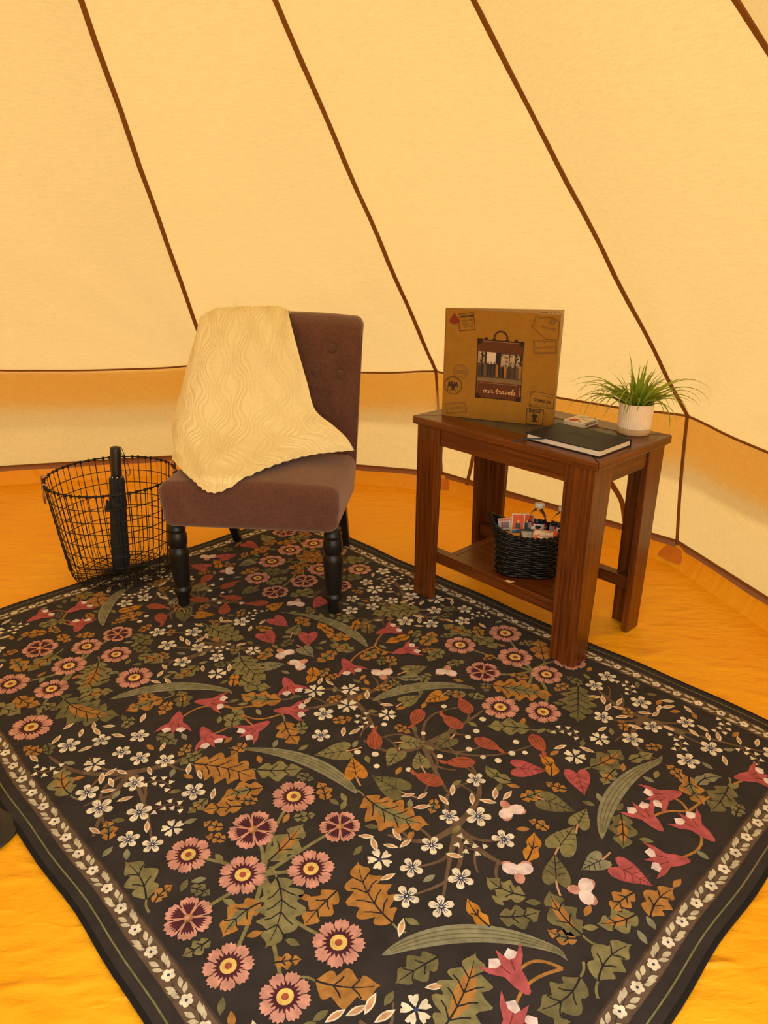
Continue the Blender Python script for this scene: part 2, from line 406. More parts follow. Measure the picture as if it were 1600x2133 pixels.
for k in range(12):
    NX, NT = 20, 44
    t0 = 0.48 if k in DOOR else 0.0
    V = [roof_pt(k, i / NX, t0 + (0.985 - t0) * (j / NT) ** 1.35) for j in range(NT + 1) for i in range(NX + 1)]
    F = [(j * (NX + 1) + i, j * (NX + 1) + i + 1, (j + 1) * (NX + 1) + i + 1, (j + 1) * (NX + 1) + i) for j in range(NT) for i in range(NX)]
    obj('roof_panel', V, F, CANVAS, ceiling, True)
    # seam cord down the panel joint
    pts = [roof_pt(k, 0, t / 30 * 0.985) for t in range(31)]
    pts = [p + Vector((0.0015 * math.sin(i * 1.7 + k), 0.0015 * math.sin(i * 2.3), 0)) for i, p in enumerate(pts)]
    inn = -(radial(EAVE[k]) * 0.8 + Vector((0, 0, 0.6)))
    strip('seam_tape', [p + inn * 0.001 for p in pts], [inn] * 31, 0.0165, 0.004, TAPE, ceiling)
    if k in DOOR: continue
    # eave binding
    pts = [eave_pt(k, i / 24) for i in range(25)]
    strip('eave_binding', [p - radial(p) * 0.003 for p in pts], [-radial(p) for p in pts], 0.0075, 0.004, TAPE, ceiling)
    # rain valance hanging outside, below the eave
    V, F = [], []
    for j in range(5):
        for i in range(21):
            p = eave_pt(k, i / 20); q = p + radial(p) * (0.012 + 0.019 * j) + Vector((0, 0, 0.012 - 0.044 * j - 0.006 * math.sin(PI * i / 20) * j / 4)); V.append(q)
    for j in range(4):
        for i in range(20): F.append((j * 21 + i, j * 21 + i + 1, (j + 1) * 21 + i + 1, (j + 1) * 21 + i))
    obj('valance', V, F, VALM, ceiling, True)
    # wall panel
    V, F = [], []; NZ = 10
    ha, hb = HEMV[k], HEMV[(k + 1) % 12]
    for j in range(NZ + 1):
        t = j / NZ
        for i in range(NX + 1):
            s = i / NX; e = eave_pt(k, s); h = ha.lerp(hb, s); p = e.lerp(h, t)
            d = 0.016 * math.sin(PI * t) * math.sin(PI * s) ** 0.6 + 0.004 * math.sin(9 * s + 2 * t + k) * math.sin(PI * t) * math.sin(PI * s)
            V.append(p + radial(p) * d)
    for j in range(NZ):
        for i in range(NX): F.append((j * (NX + 1) + i, j * (NX + 1) + i + 1, (j + 1) * (NX + 1) + i + 1, (j + 1) * (NX + 1) + i))
    obj('wall_panel', V, F, CANVAS, wall, True)
    # brown hem: two bindings, one above the other
    hp = [ha.lerp(hb, i / 16) for i in range(17)]
    nn = [-radial(p) for p in hp]
    strip('hem_tape', [p - radial(p) * 0.002 + Vector((0, 0, 0.0)) for p in hp], nn, 0.030, 0.002, HEM, wall)
    strip('hem_piping', [p - radial(p) * 0.004 + Vector((0, 0, 0.016)) for p in hp], nn, 0.008, 0.005, TAPE, wall)
    # wall seam at the peg
    e, h = EAVE[k], HEMV[k]
    pts = [e.lerp(h, t / 14) + radial(e) * (0.012 * math.sin(PI * t / 14) - 0.004) + Vector((-0.012 * math.sin(PI * t / 14), 0, 0)) * (1 if k == 2 else 0) for t in range(15)]
    strip('seam_tape', pts, [-radial(e)] * 15, 0.012, 0.003, TAPE, wall)
# straps that tie the wall to the hem, seen under the table
def strap(pts, w):
    P = catmull(pts, 5); strip('tie_strap', P, [-radial(p) for p in P], w, 0.003, TAPE, wall)
strap([(0.395, 3.100, 0.24), (0.385, 3.105, 0.16), (0.372, 3.115, 0.075)], 0.016)
strap([(0.855, 2.640, 0.27), (0.900, 2.600, 0.20), (0.918, 2.580, 0.12)], 0.022)

# ------------------------------------------------------------------ groundsheet with its turned-up edge
floor_root = structure('floor')
def hem_at(a):
    """point of the hem polygon in direction a"""
    d = Vector((math.cos(a), math.sin(a), 0)); best = None
    for k in range(12):
        p, q = HEMV[k] - TC, HEMV[(k + 1) % 12] - TC
        den = d.x * (q.y - p.y) - d.y * (q.x - p.x)
        if abs(den) < 1e-9: continue
        t = (p.x * (q.y - p.y) - p.y * (q.x - p.x)) / den; u = (p.x * d.y - p.y * d.x) / den
        if t > 0 and -1e-6 <= u <= 1 + 1e-6: best = t
    return best
NA, NR = 240, 60
V, F = [(TC.x, TC.y, -0.002)], []
from mathutils import noise as mnoise
for j in range(1, NR + 1):
    for i in range(NA):
        a = 2 * PI * i / NA; R = (hem_at(a) - 0.035) * j / NR
        x, y = TC.x + R * math.cos(a), TC.y + R * math.sin(a)
        h = mnoise.noise(Vector((x * 3.1, y * 3.1, 0.3))) * 0.5 + mnoise.noise(Vector((x * 7.5 + 3, y * 7.5, 1.3))) * 0.3
        V.append((x, y, -0.004 + 0.004 * h))
for i in range(NA): F.append((0, 1 + i, 1 + (i + 1) % NA))
for j in range(NR - 1):
    for i in range(NA):
        b0 = 1 + j * NA; b1 = b0 + NA
        F.append((b0 + i, b1 + i, b1 + (i + 1) % NA, b0 + (i + 1) % NA))
obj('groundsheet', V, F, SHEET, floor_root, True)
V, F = [], []
for j in range(6):
    t = j / 5
    for i in range(NA):
        a = 2 * PI * i / NA; R = hem_at(a) - 0.001 - 0.038 * (1 - t) ** 1.4 + 0.004 * math.sin(a * 37) * t * (1 - t)
        V.append((TC.x + R * math.cos(a), TC.y + R * math.sin(a), -0.013 + 0.083 * t))
for j in range(5):
    for i in range(NA): F.append((j * NA + i, j * NA + (i + 1) % NA, (j + 1) * NA + (i + 1) % NA, (j + 1) * NA + i))
obj('turned_up_edge', V, F, SHEET, floor_root, True)
for k in (1, 2):                            # reinforcement patch at each peg
    h = HEMV[k]; r_ = radial(h); s_ = Vector((-r_.y, r_.x, 0))
    V = []
    for z, off in ((0.058, 0.012), (0.012, 0.038)):
        for w in (-0.055, 0.0, 0.055): V.append(h + s_ * w - r_ * off + Vector((0, 0, z - 0.066)))
    obj('peg_patch', V, [(0, 1, 4, 3), (1, 2, 5, 4)], PATCH, floor_root)

# outside ground the tent stands on
GR = mat('dry_grass', (0.62, 0.55, 0.36), rough=0.95, noise=0.3, nscale=3)
V = [(TC.x + R * math.cos(2 * PI * i / 48), TC.y + R * math.sin(2 * PI * i / 48), -0.03) for R in (0.5, 3, 8, 30) for i in range(48)]
F = [tuple(range(48))] + [(j * 48 + i, (j + 1) * 48 + i, (j + 1) * 48 + (i + 1) % 48, j * 48 + (i + 1) % 48) for j in range(3) for i in range(48)]
g = obj('ground', V, F, GR); g['kind'] = 'structure'

# tent pole
BLK = mat('black_metal', (0.012, 0.011, 0.010), rough=0.42)
pole = thing('tent_pole', 'black upright tent pole on a round foot beside the rug border', 'pole', (-0.823, 1.160, 0.0))
lathe('pole_foot', [(0.0, 0), (0.068, 0), (0.070, 0.001), (0.070, 0.003), (0.066, 0.0048), (0.040, 0.007), (0.030, 0.010), (0.026, 0.03), (0.0, 0.03)], BLK, pole, 40)
d = APEX - Vector((-0.823, 1.160, 0))
tube('shaft', [(0, 0, 0.014), tuple(d * 0.5), tuple(d * 0.992)], 0.0185, BLK, pole, 20)

# ------------------------------------------------------------------ rug with a generic floral print
RUG_O = Vector((0.0367, 0.3612)); RUG_ANG = rad(134.613); RW, RD = 2.128, 1.5065
# local x runs along the long side, local y along the short side (flipped so that z stays up)
rug = thing('area_rug', 'dark charcoal floral area rug with cream flower-chain border on the orange groundsheet', 'rug', (RUG_O.x, RUG_O.y, 0))
ra = Vector((math.cos(RUG_ANG), math.sin(RUG_ANG))); rb = Vector((math.sin(RUG_ANG), -math.cos(RUG_ANG)))
def rwarp(a, b):
    e = min(a, RW - a); f = min(b, RD - b)
    wv = lambda q, ph: 0.0035 * math.sin(q * 9 + ph) + 0.002 * math.sin(q * 23 + ph * 2)
    if e < 0.2: a = a + wv(b, 1.1 if a < RW / 2 else 2.7) * (1 - max(e, 0) / 0.2)
    if f < 0.2: b = b + wv(a, 0.3 if b < RD / 2 else 4.0) * (1 - max(f, 0) / 0.2)
    p = ra * a + rb * b
    return (p.x, p.y)
RTOP = 0.0055
BASE = mat('rug_pile', (0.033, 0.0265, 0.0235), rough=0.95, noise=0.22, nscale=14, bump=0.3, bscale=220, spec=0.1, sheen=0.05)
HEMM = mat('rug_binding', (0.012, 0.0105, 0.010), rough=0.9, noise=0.15, nscale=60, spec=0.2)
# slab
n = 40
edge = [(RW * i / n, 0) for i in range(n)] + [(RW, RD * i / n) for i in range(n)] + [(RW - RW * i / n, RD) for i in range(n)] + [(0, RD - RD * i / n) for i in range(n)]
def inset(p, d): return (min(max(p[0], d), RW - d), min(max(p[1], d), RD - d))
V = []
for d_, z in ((0.0, 0.0006), (0.0, 0.0042), (0.003, 0.0055), (0.009, RTOP)):
    for p in edge:
        q = inset(p, d_); w = rwarp(*q); V.append((w[0], w[1], z))
m_ = len(edge); F = []
for j in range(3):
    for i in range(m_): F.append((j * m_ + i, j * m_ + (i + 1) % m_, (j + 1) * m_ + (i + 1) % m_, (j + 1) * m_ + i))
bmF = bmesh.new(); bv = [bmF.verts.new(v) for v in V]
for f in F: bmF.faces.new([bv[i] for i in f])
from_bm('binding', bmF, HEMM, rug)
G = 24
V = [(*rwarp(*inset((RW * i / G, RD * j / G), 0.008)), RTOP - 0.0002) for j in range(G + 1) for i in range(G + 1)]
F = [(j * (G + 1) + i, (j + 1) * (G + 1) + i, (j + 1) * (G + 1) + i + 1, j * (G + 1) + i + 1) for j in range(G) for i in range(G)]
obj('pile', V, F, BASE, rug)

PM = print_mat('rug_print', 0.92, 0.26)
def rug_c(r, g, b): return alb(r, g, b, 0.80)
C_CREAM = rug_c(240, 214, 165); C_BLUE = rug_c(58, 66, 92); C_PINK = rug_c(212, 143, 110); C_PLUM = rug_c(84, 38, 40); C_GOLD = rug_c(238, 190, 92)
C_OLIVE = rug_c(136, 120, 68); C_OLIVE2 = rug_c(116, 102, 58); C_OCHRE = rug_c(178, 118, 50); C_GREY = rug_c(142, 130, 90); C_VEIN = rug_c(46, 40, 34)
C_BROWN = rug_c(112, 84, 56); C_ROSE = rug_c(182, 84, 74); C_RUST = rug_c(172, 84, 52); C_RUST2 = rug_c(120, 54, 34); C_PEACH = rug_c(212, 152, 96)
C_BAND = rug_c(104, 80, 55); C_BAND2 = rug_c(74, 56, 40); C_BLEAF = rug_c(205, 182, 134); C_OLINE = rug_c(128, 116, 66); C_ORANGE = rug_c(196, 124, 38); C_PALE = rug_c(240, 205, 176)
rnd = random.Random(11)
def tr(pts, x, y, a, s=1.0):
    c, n_ = math.cos(a) * s, math.sin(a) * s
    return [(x + c * p[0] - n_ * p[1], y + n_ * p[0] + c * p[1]) for p in pts]
def bend(L, k, m_=14):
    """curved axis of length L turning by k radians in all"""
    P = [(0.0, 0.0)]; h = 0.0
    for i in range(m_):
        h = k * (i / m_); P.append((P[-1][0] + L / m_ * math.cos(h), P[-1][1] + L / m_ * math.sin(h)))
    return P
def along(P, t, off):
    x = t * (len(P) - 1); i = min(int(x), len(P) - 2); f = x - i
    dx, dy = P[i + 1][0] - P[i][0], P[i + 1][1] - P[i][1]; l = math.hypot(dx, dy)
    return (P[i][0] + dx * f - dy / l * off, P[i][1] + dy * f + dx / l * off)
def lobed(fl, x, y, a, L, c, lobes=4, k=0.5, wid=0.30, c2=None):
    P = bend(L, k); N = lobes * 6 + 2; left, right = [], []
    for i in range(N + 1):
        t = i / N; env = math.sin(PI * min(1, t * 1.02) ** 0.85) ** 0.8 if 0 < t < 1 else 0
        lob = 0.42 + 0.58 * abs(math.sin(lobes * PI * t + 0.2)) ** 0.7
        w = L * wid * env * lob
        left.append(along(P, min(1, t + 0.02 * math.sin(lobes * 2 * PI * t)), w)); right.append(along(P, t, -w * 0.92))
    fl.poly(tr(left + right[-2:0:-1], x, y, a), c, 4)
    if c2: fl.poly(tr([along(P, 0.15 + 0.7 * i / 8, L * wid * 0.35 * math.sin(PI * i / 8)) for i in range(9)] + [along(P, 0.15 + 0.7 * i / 8, -L * wid * 0.3 * math.sin(PI * i / 8)) for i in range(8, -1, -1)], x, y, a), c2, 5)
    fl.line(tr([along(P, t / 10, 0) for t in range(10)], x, y, a), [0.0040 * (1 - t / 13) for t in range(10)], C_VEIN, 6)
    for q in range(1, lobes):
        t = q / lobes * 0.85
        for sgn in (1, -1): fl.line(tr([along(P, t, 0), along(P, min(1, t + 0.10), sgn * L * wid * 0.3), along(P, min(1, t + 0.14), sgn * L * wid * 0.52)], x, y, a), 0.0026, C_VEIN, 6)
def heart(fl, x, y, a, L, c, vein=C_VEIN):
    h_ = [(-.30, 0), (-.42, .09), (-.49, .20), (-.45, .31), (-.32, .37), (-.12, .35), (.08, .27), (.28, .15), (.42, .06), (.54, 0)]
    pts = [(p[0] * L, p[1] * L) for p in h_] + [(p[0] * L, -p[1] * L * 0.94) for p in h_[-2:0:-1]]
    fl.poly(tr(pts, x, y, a), c, 4)
    fl.line(tr([(-L * 0.28, 0), (L * 0.5, 0)], x, y, a), 0.002, vein, 5)
    for t in (-0.2, 0.0, 0.2):
        for sg in (1, -1): fl.line(tr([(L * t, 0), (L * (t + 0.12), sg * L * 0.15), (L * (t + 0.15), sg * L * 0.25)], x, y, a), 0.0015, vein, 5)
def lance(fl, x, y, a, L, c=C_CREAM, c2=C_PEACH, w=0.34):
    o_ = [(L * (t / 6 - .5), L * w / 2 * math.sin(PI * t / 6)) for t in range(7)] + [(L * (t / 6 - .5), -L * w / 2 * math.sin(PI * t / 6)) for t in range(5, 0, -1)]
    fl.poly(tr(o_, x, y, a), c, 4)
    if c2: fl.poly(tr([(p[0] * 0.72, p[1] * 0.6) for p in o_], x, y, a), c2, 5)
def white_flower(fl, x, y, r, a, kind=0):
    for k in range(5):
        an = a + 2 * PI * k / 5
        if kind == 0: pet = [(r * 0.12, 0), (r * 0.35, r * 0.22), (r * 0.75, r * 0.32), (r * 0.98, r * 0.17), (r, 0), (r * 0.98, -r * 0.17), (r * 0.75, -r * 0.32), (r * 0.35, -r * 0.22)]
        else: pet = [(r * 0.15, 0), (r * 0.6, r * 0.3), (r * 1.0, r * 0.36), (r * 1.02, r * 0.12), (r * 0.88, 0), (r * 1.02, -r * 0.12), (r, -r * 0.36), (r * 0.6, -r * 0.3)]
        fl.poly(tr(pet, x, y, an), C_CREAM, 7)
        if kind == 0:
            for sg in (-0.35, 0.35): fl.line(tr([(r * 0.12, 0), (r * 0.6, r * 0.28 * sg)], x, y, an), 0.0014, C_BLUE, 8)
    fl.disc(x, y, r * 0.17, C_BLUE, 8, 8); 
    if kind == 0: fl.disc(x, y, r * 0.09, C_CREAM, 9, 6)
def big_flower(fl, x, y, r, a, kind):
    n_ = 8 if kind == 0 else 6
    fl.disc(x, y, r * 0.6, C_PINK, 7, 16)
    for k in range(n_):
        an = a + 2 * PI * k / n_; hw = PI / n_ * 0.94
        pts = [(0, 0)]
        for q in range(9):
            th = -hw + 2 * hw * q / 8; rr = r * (1.0 + (0.05 if q % 2 else -0.04) - 0.14 * abs(th / hw) ** 3)
            pts.append((rr * math.cos(th), rr * math.sin(th)))
        fl.poly(tr(pts, x, y, an), C_PINK, 7)
    if kind == 0:
        st = []
        for k in range(40): st.append((r * (0.66 if k % 2 else 0.46) * math.cos(2 * PI * k / 40), r * (0.66 if k % 2 else 0.46) * math.sin(2 * PI * k / 40)))
        fl.poly(tr(st, x, y, a), C_PLUM, 8)
        fl.disc(x, y, r * 0.34, C_GOLD, 9, 14); fl.disc(x, y, r * 0.15, C_RUST, 10, 10)
    elif kind == 1:
        for k in range(n_):
            an = a + 2 * PI * k / n_; pts = [(r * 0.05, 0)]
            for q in range(11):
                th = -0.40 + 0.8 * q / 10; rr = r * (0.80 if q % 2 else 0.64); pts.append((rr * math.cos(th), rr * math.sin(th)))
            fl.poly(tr(pts, x, y, an), C_PLUM, 8)
            fl.line(tr([(r * 0.2, 0.0), (r * 0.55, r * 0.02)], x, y, an + PI / n_), 0.0012, C_PEACH, 9)
        fl.disc(x, y, r * 0.2, C_OCHRE, 10, 12); fl.disc(x + r * 0.03, y - r * 0.04, r * 0.12, C_PINK, 11, 8)
def tulip(fl, x, y, a, L):
    for sg in (-1, 1): fl.poly(tr([(0, 0), (L * 0.16, sg * L * 0.22), (L * 0.36, sg * L * 0.36), (L * 0.52, sg * L * 0.24), (L * 0.44, sg * L * 0.08)], x, y, a), C_PALE, 6)
    fl.poly(tr([(-L * 0.42, L * 0.07), (-L * 0.2, L * 0.16), (L * 0.05, L * 0.2), (L * 0.25, L * 0.42), (L * 0.5, L * 0.55), (L * 0.28, L * 0.24), (L * 0.3, L * 0.1),
                (L * 0.62, 0), (L * 0.3, -L * 0.1), (L * 0.28, -L * 0.24), (L * 0.5, -L * 0.55), (L * 0.25, -L * 0.42), (L * 0.05, -L * 0.2), (-L * 0.2, -L * 0.16), (-L * 0.42, -L * 0.07), (-L * 0.47, 0)], x, y, a), C_ROSE, 7)
    for sg in (-1, 1): fl.line(tr([(L * 0.05, sg * L * 0.06), (L * 0.28, sg * L * 0.13)], x, y, a), 0.002, C_RUST2, 8)
def pod(fl, x, y, a, L):
    o_ = [(L * (t / 10 - .5), L * 0.27 * math.sin(PI * (t / 10) ** 0.8) ** 0.7 if 0 < t < 10 else 0) for t in range(11)]
    fl.poly(tr(o_ + [(p[0], -p[1]) for p in o_[-2:0:-1]], x, y, a), C_RUST, 7)
    for q in (-0.6, -0.2, 0.2, 0.6): fl.line(tr([(p[0], p[1] * q) for p in o_[1:9]], x, y, a), 0.0013, C_RUST2, 8)
    fl.line(tr([(L * 0.48, 0), (L * 0.62, L * 0.05), (L * 0.72, L * 0.16)], x, y, a), [0.012, 0.010, 0.004], C_RUST, 6)
def orchid(fl, x, y, a, L):
    for k in range(3): fl.disc(x + L * .3 * math.cos(a + 2.1 * k + 1), y + L * .3 * math.sin(a + 2.1 * k + 1), L * .26, C_PINK, 6, 9, L * .18, a + 2.1 * k + 1)
    for sg in (1, -1): fl.disc(x + L * .22 * math.cos(a + sg * 1.4), y + L * .22 * math.sin(a + sg * 1.4), L * .3, C_PALE, 7, 11, L * .24, a + sg * 1.4)
    fl.disc(x, y, L * .1, C_CREAM, 8, 8)
def ribbon(fl, pts, w):
    P = [(p.x, p.y) for p in catmull([(q[0], q[1], 0) for q in pts], 8)]; N = len(P)
    W = [w * math.sin(PI * (i / (N - 1)) ** 0.75) ** 0.9 + 0.001 for i in range(N)]
    fl.line(P, W, C_GREY, 4)
    for off in (-0.24, 0.0, 0.24):
        Q = []
        for i in range(3, N - 4):
            t = (P[i + 1][0] - P[i - 1][0], P[i + 1][1] - P[i - 1][1]); l = math.hypot(*t)
            Q.append((P[i][0] - t[1] / l * W[i] * off, P[i][1] + t[0] / l * W[i] * off))
        fl.line(Q, 0.0024, C_OLIVE2, 5)
def bells(fl, x, y, a, L):
    fl.line(tr([(L * (t / 8 - .5), L * 0.2 * math.sin(PI * t / 8)) for t in range(9)], x, y, a), 0.0035, C_BROWN, 3)
    for i in range(7):
        t = i / 6; sg = 1 if i % 2 else -1
        q = tr([(L * (t - .5), L * 0.2 * math.sin(PI * t) + sg * 0.004)], x, y, a)[0]; an = a + sg * (PI / 2 - 0.4) + (0.5 - t)
        fl.poly(tr([(0, -0.0016), (0.007, -0.0052), (0.012, -0.0070), (0.0095, -0.0022), (0.0125, 0), (0.0095, 0.0022), (0.012, 0.0070), (0.007, 0.0052), (0, 0.0016)], q[0], q[1], an), C_CREAM, 6)
def stem(fl, p, q, c, w0=0.008, w1=0.004, bow=0.15, layer=1):
    dx, dy = q[0] - p[0], q[1] - p[1]; P = []
    for i in range(11):
        t = i / 10; b_ = bow * math.sin(PI * t); P.append((p[0] + dx * t - dy * b_, p[1] + dy * t + dx * b_))
    fl.line(P, [w0 + (w1 - w0) * i / 10 for i in range(11)], c, layer)
    return P

flowers, leaves, stems = Flat(rwarp, z0=RTOP), Flat(rwarp, z0=RTOP), Flat(rwarp, z0=RTOP)
occ = []
def inside(x, y, r): return 0.094 + r < x < RW - 0.094 - r and 0.094 + r < y < RD - 0.094 - r
def free(circles):
    for x, y, r in circles:
        if not inside(x, y, r * 0.75): return False
        for ox, oy, orr in occ:
            if (x - ox) ** 2 + (y - oy) ** 2 < (r + orr) ** 2: return False
    return True
def take(circles): occ.extend(circles)
ZONES = [('bloom', 0.68, 0.30), ('bloom', 1.62, 0.33), ('bloom', 0.72, 1.25), ('bloom', 1.72, 1.22),
         ('blossom', 1.12, 0.25), ('blossom', 0.50, 0.66), ('blossom', 1.45, 0.70), ('blossom', 0.40, 1.28), ('blossom', 1.22, 1.24), ('blossom', 0.98, 0.80), ('blossom', 1.93, 0.75), ('blossom', 0.20, 0.22), ('blossom', 1.98, 0.18),
         ('pod', 0.72, 0.80), ('pod', 1.72, 0.80), ('heart', 0.32, 0.80), ('heart', 1.30, 0.86), ('heart', 0.95, 0.95), ('heart', 1.98, 1.02),
         ('tulip', 0.17, 0.55), ('tulip', 1.16, 0.55), ('tulip', 0.18, 1.05), ('tulip', 1.12, 1.02), ('tulip', 1.95, 0.45)]
def zone(x, y): return min(ZONES, key=lambda z: (z[1] - x) ** 2 + (z[2] - y) ** 2)
# long blades first
for (cx_, cy_, an, L_, cv) in ((0.31, 0.50, 1.9, 0.36, 1.1), (0.88, 0.56, 0.1, 0.34, -1.0), (0.32, 1.02, 1.1, 0.36, 1.0), (1.34, 0.50, 1.8, 0.36, 1.1), (1.30, 1.02, 0.3, 0.34, -1.0), (0.88, 0.98, 1.7, 0.32, 1.1), (1.92, 0.58, 0.4, 0.32, 1.0)):
    P = bend(L_, cv, 8); mx_, my_ = P[4]
    pts = tr([(p[0] - mx_, p[1] - my_) for p in P], cx_, cy_, an)
    pts[-1] = (pts[-1][0] + 0.02, pts[-1][1] - 0.015)
    ribbon(leaves, pts, 0.036); take([(p[0], p[1], 0.017) for p in pts])
def try_place(zones, rad_, count, tries, fn, spots=None):
    done = 0
    for _ in range(tries):
        if done >= count: break
        x, y = rnd.uniform(0.09, RW - 0.09), rnd.uniform(0.09, RD - 0.09)
        z = zone(x, y)
        if zones and z[0] not in zones: continue
        cs = fn(x, y, z, True)
        if free(cs): take(cs); fn(x, y, z, False); done += 1
def f_big(kind):
    def fn(x, y, z, dry, st=[0]):
        if dry: st[0] = rnd.uniform(0.041, 0.050); return [(x, y, st[0] + 0.005)]
        big_flower(flowers, x, y, st[0], rnd.uniform(0, 6), kind); stem(stems, (z[1], z[2]), (x, y), C_OLIVE, 0.009, 0.006, rnd.uniform(-.15, .15), 0)
    return fn
try_place(('bloom',), 0, 26, 4000, f_big(0)); try_place(('bloom',), 0, 12, 2500, f_big(1))
def f_tulip(x, y, z, dry, st=[0]):
    if dry: st[0] = rnd.uniform(0, 6.28); return [(x, y, 0.044)]
    tulip(flowers, x, y, st[0], 0.085); stem(stems, (z[1], z[2]), (x, y), C_OCHRE, 0.006, 0.005, rnd.uniform(-.3, .3), 0)
try_place(('tulip',), 0, 19, 2500, f_tulip)
def f_pod(x, y, z, dry, st=[0]):
    if dry: st[0] = rnd.uniform(0, 6.28); return [(x, y, 0.036)]
    pod(flowers, x, y, st[0], 0.07); stem(stems, (z[1], z[2]), (x, y), C_BROWN, 0.009, 0.004, rnd.uniform(-.3, .3), 0)
try_place(('pod',), 0, 16, 2500, f_pod)
def f_mag(x, y, z, dry, st=[0]):
    if dry: st[0] = rnd.uniform(0, 6.28); return [(x, y, 0.040)]
    heart(flowers, x, y, st[0], 0.082, C_ROSE, C_RUST2)
try_place(('heart',), 0, 10, 800, f_mag)
def f_orch(x, y, z, dry, st=[0]):
    if dry: return [(x, y, 0.032)]
    orchid(flowers, x, y, rnd.uniform(0, 6), 0.06)
try_place(('heart',), 0, 10, 800, f_orch)
def f_white(x, y, z, dry, st=[0]):
    if dry: st[0] = rnd.uniform(0.021, 0.028); return [(x, y, st[0] + 0.004)]
    white_flower(flowers, x, y, st[0], rnd.uniform(0, 6), 1 if rnd.random() < 0.2 else 0)
    if rnd.random() < 0.45: stem(stems, (z[1], z[2]), (x, y), C_BROWN, 0.012, 0.004, rnd.uniform(-.3, .3), 0)
try_place(('blossom',), 0, 88, 4000, f_white)
def leaf_circles(x, y, a, L, k, w): 
    P = bend(L, k); return [(*tr([along(P, t, 0)], x, y, a)[0], L * w * g) for t, g in ((0.15, 0.5), (0.4, 0.85), (0.65, 0.8), (0.9, 0.45))]
def f_lobed(L0, L1, zcol):
    def fn(x, y, z, dry, st=[0]):
        if dry:
            st[0] = (rnd.uniform(0, 6.28), rnd.uniform(L0, L1), rnd.uniform(-1.0, 1.0)); a, L, k = st[0]
            return leaf_circles(x, y, a, L, k, 0.25)
        a, L, k = st[0]; ochre = rnd.random() < zcol
        lobed(leaves, x, y, a, L, C_OCHRE if ochre else rnd.choice((C_OLIVE, C_OLIVE2, C_OLIVE)), 5 if L > 0.12 else 3, k, 0.33, (C_OCHRE if rnd.random() < 0.3 else None) if not ochre else (C_OLIVE if rnd.random() < 0.4 else None))
        if L > 0.1: stem(stems, (x, y), tuple(tr([(-0.03, 0.004)], x, y, a)[0]), C_OLIVE, 0.004, 0.005, 0.1, 0)
    return fn
try_place(('bloom', 'blossom'), 0, 60, 9000, f_lobed(0.15, 0.21, 0.28)); try_place(('bloom', 'tulip'), 0, 90, 9000, f_lobed(0.08, 0.12, 0.4))
def f_heart(x, y, z, dry, st=[0]):
    if dry: st[0] = (rnd.uniform(0, 6.28), rnd.uniform(0.06, 0.10)); return [(x, y, st[0][1] * 0.42)]
    heart(leaves, x, y, st[0][0], st[0][1], rnd.choice((C_OLIVE, C_OLIVE, C_GREY, C_ORANGE, C_OLIVE2)))
    q = tr([(-st[0][1] * 0.75, 0.006)], x, y, st[0][0])[0]; stem(stems, (x, y), q, C_PEACH, 0.004, 0.004, 0.05, 0)
try_place(('heart', 'pod'), 0, 90, 6000, f_heart)
def f_flame(x, y, z, dry, st=[0]):
    if dry: st[0] = (rnd.uniform(0, 6.28), rnd.uniform(0.07, 0.11), rnd.uniform(-1.4, 1.4)); return leaf_circles(x, y, *st[0], 0.2)
    lobed(leaves, x, y, st[0][0], st[0][1], rnd.choice((C_ORANGE, C_ORANGE, C_OLIVE, C_GREY)), 2, st[0][2], 0.24)
try_place(('tulip', 'heart'), 0, 90, 7000, f_flame)
def f_bell(x, y, z, dry, st=[0]):
    if dry: return [(x, y, 0.028)]
    bells(flowers, x, y, rnd.uniform(0, 6), 0.06)
try_place(('blossom',), 0, 22, 3000, f_bell)
def f_lance(x, y, z, dry, st=[0]):
    if dry: return [(x, y, 0.0115)]
    lance(leaves, x, y, rnd.uniform(0, 6.28), rnd.uniform(0.032, 0.042))
try_place(('blossom',), 0, 140, 5000, f_lance)
def f_berry(x, y, z, dry, st=[0]):
    if dry: st[0] = rnd.uniform(0.006, 0.009); return [(x, y, st[0] + 0.005)]
    flowers.disc(x, y, st[0], C_CREAM, 6, 10)
try_place(('pod',), 0, 130, 4000, f_berry)
# fillers everywhere
try_place(None, 0, 90, 9000, f_lobed(0.085, 0.12, 0.25)); try_place(None, 0, 120, 7000, f_lobed(0.045, 0.075, 0.5))
def f_small(x, y, z, dry, st=[0]):
    if dry: return [(x, y, 0.0105)]
    lance(leaves, x, y, rnd.uniform(0, 6.28), 0.03, rnd.choice((C_OLIVE, C_OLIVE2, C_OCHRE, C_GREY)), None, 0.45)
try_place(None, 0, 200, 5000, f_small)
for z in ZONES:                              # boughs with side twigs in the blossom and pod areas
    if z[0] in ('blossom', 'pod'):
        a0 = rnd.uniform(0, 6.28)
        for q in range(3):
            a = a0 + q * 2.1 + rnd.uniform(-.3, .3); L = rnd.uniform(0.14, 0.22)
            e = (z[1] + L * math.cos(a), z[2] + L * math.sin(a))
            if not inside(e[0], e[1], 0): continue
            P = stem(stems, (z[1], z[2]), e, C_BROWN, 0.016, 0.006, rnd.uniform(-.25, .25), 1)
            for i in (4, 7):
                b_ = a + rnd.choice((-0.9, 0.9)); f_ = (P[i][0] + 0.06 * math.cos(b_), P[i][1] + 0.06 * math.sin(b_))
                if inside(f_[0], f_[1], 0): stem(stems, P[i], f_, C_BROWN, 0.008, 0.003, 0.1, 1)
stems.build('printed_stems', PM, rug); leaves.build('printed_leaves', PM, rug); flowers.build('printed_flowers', PM, rug)
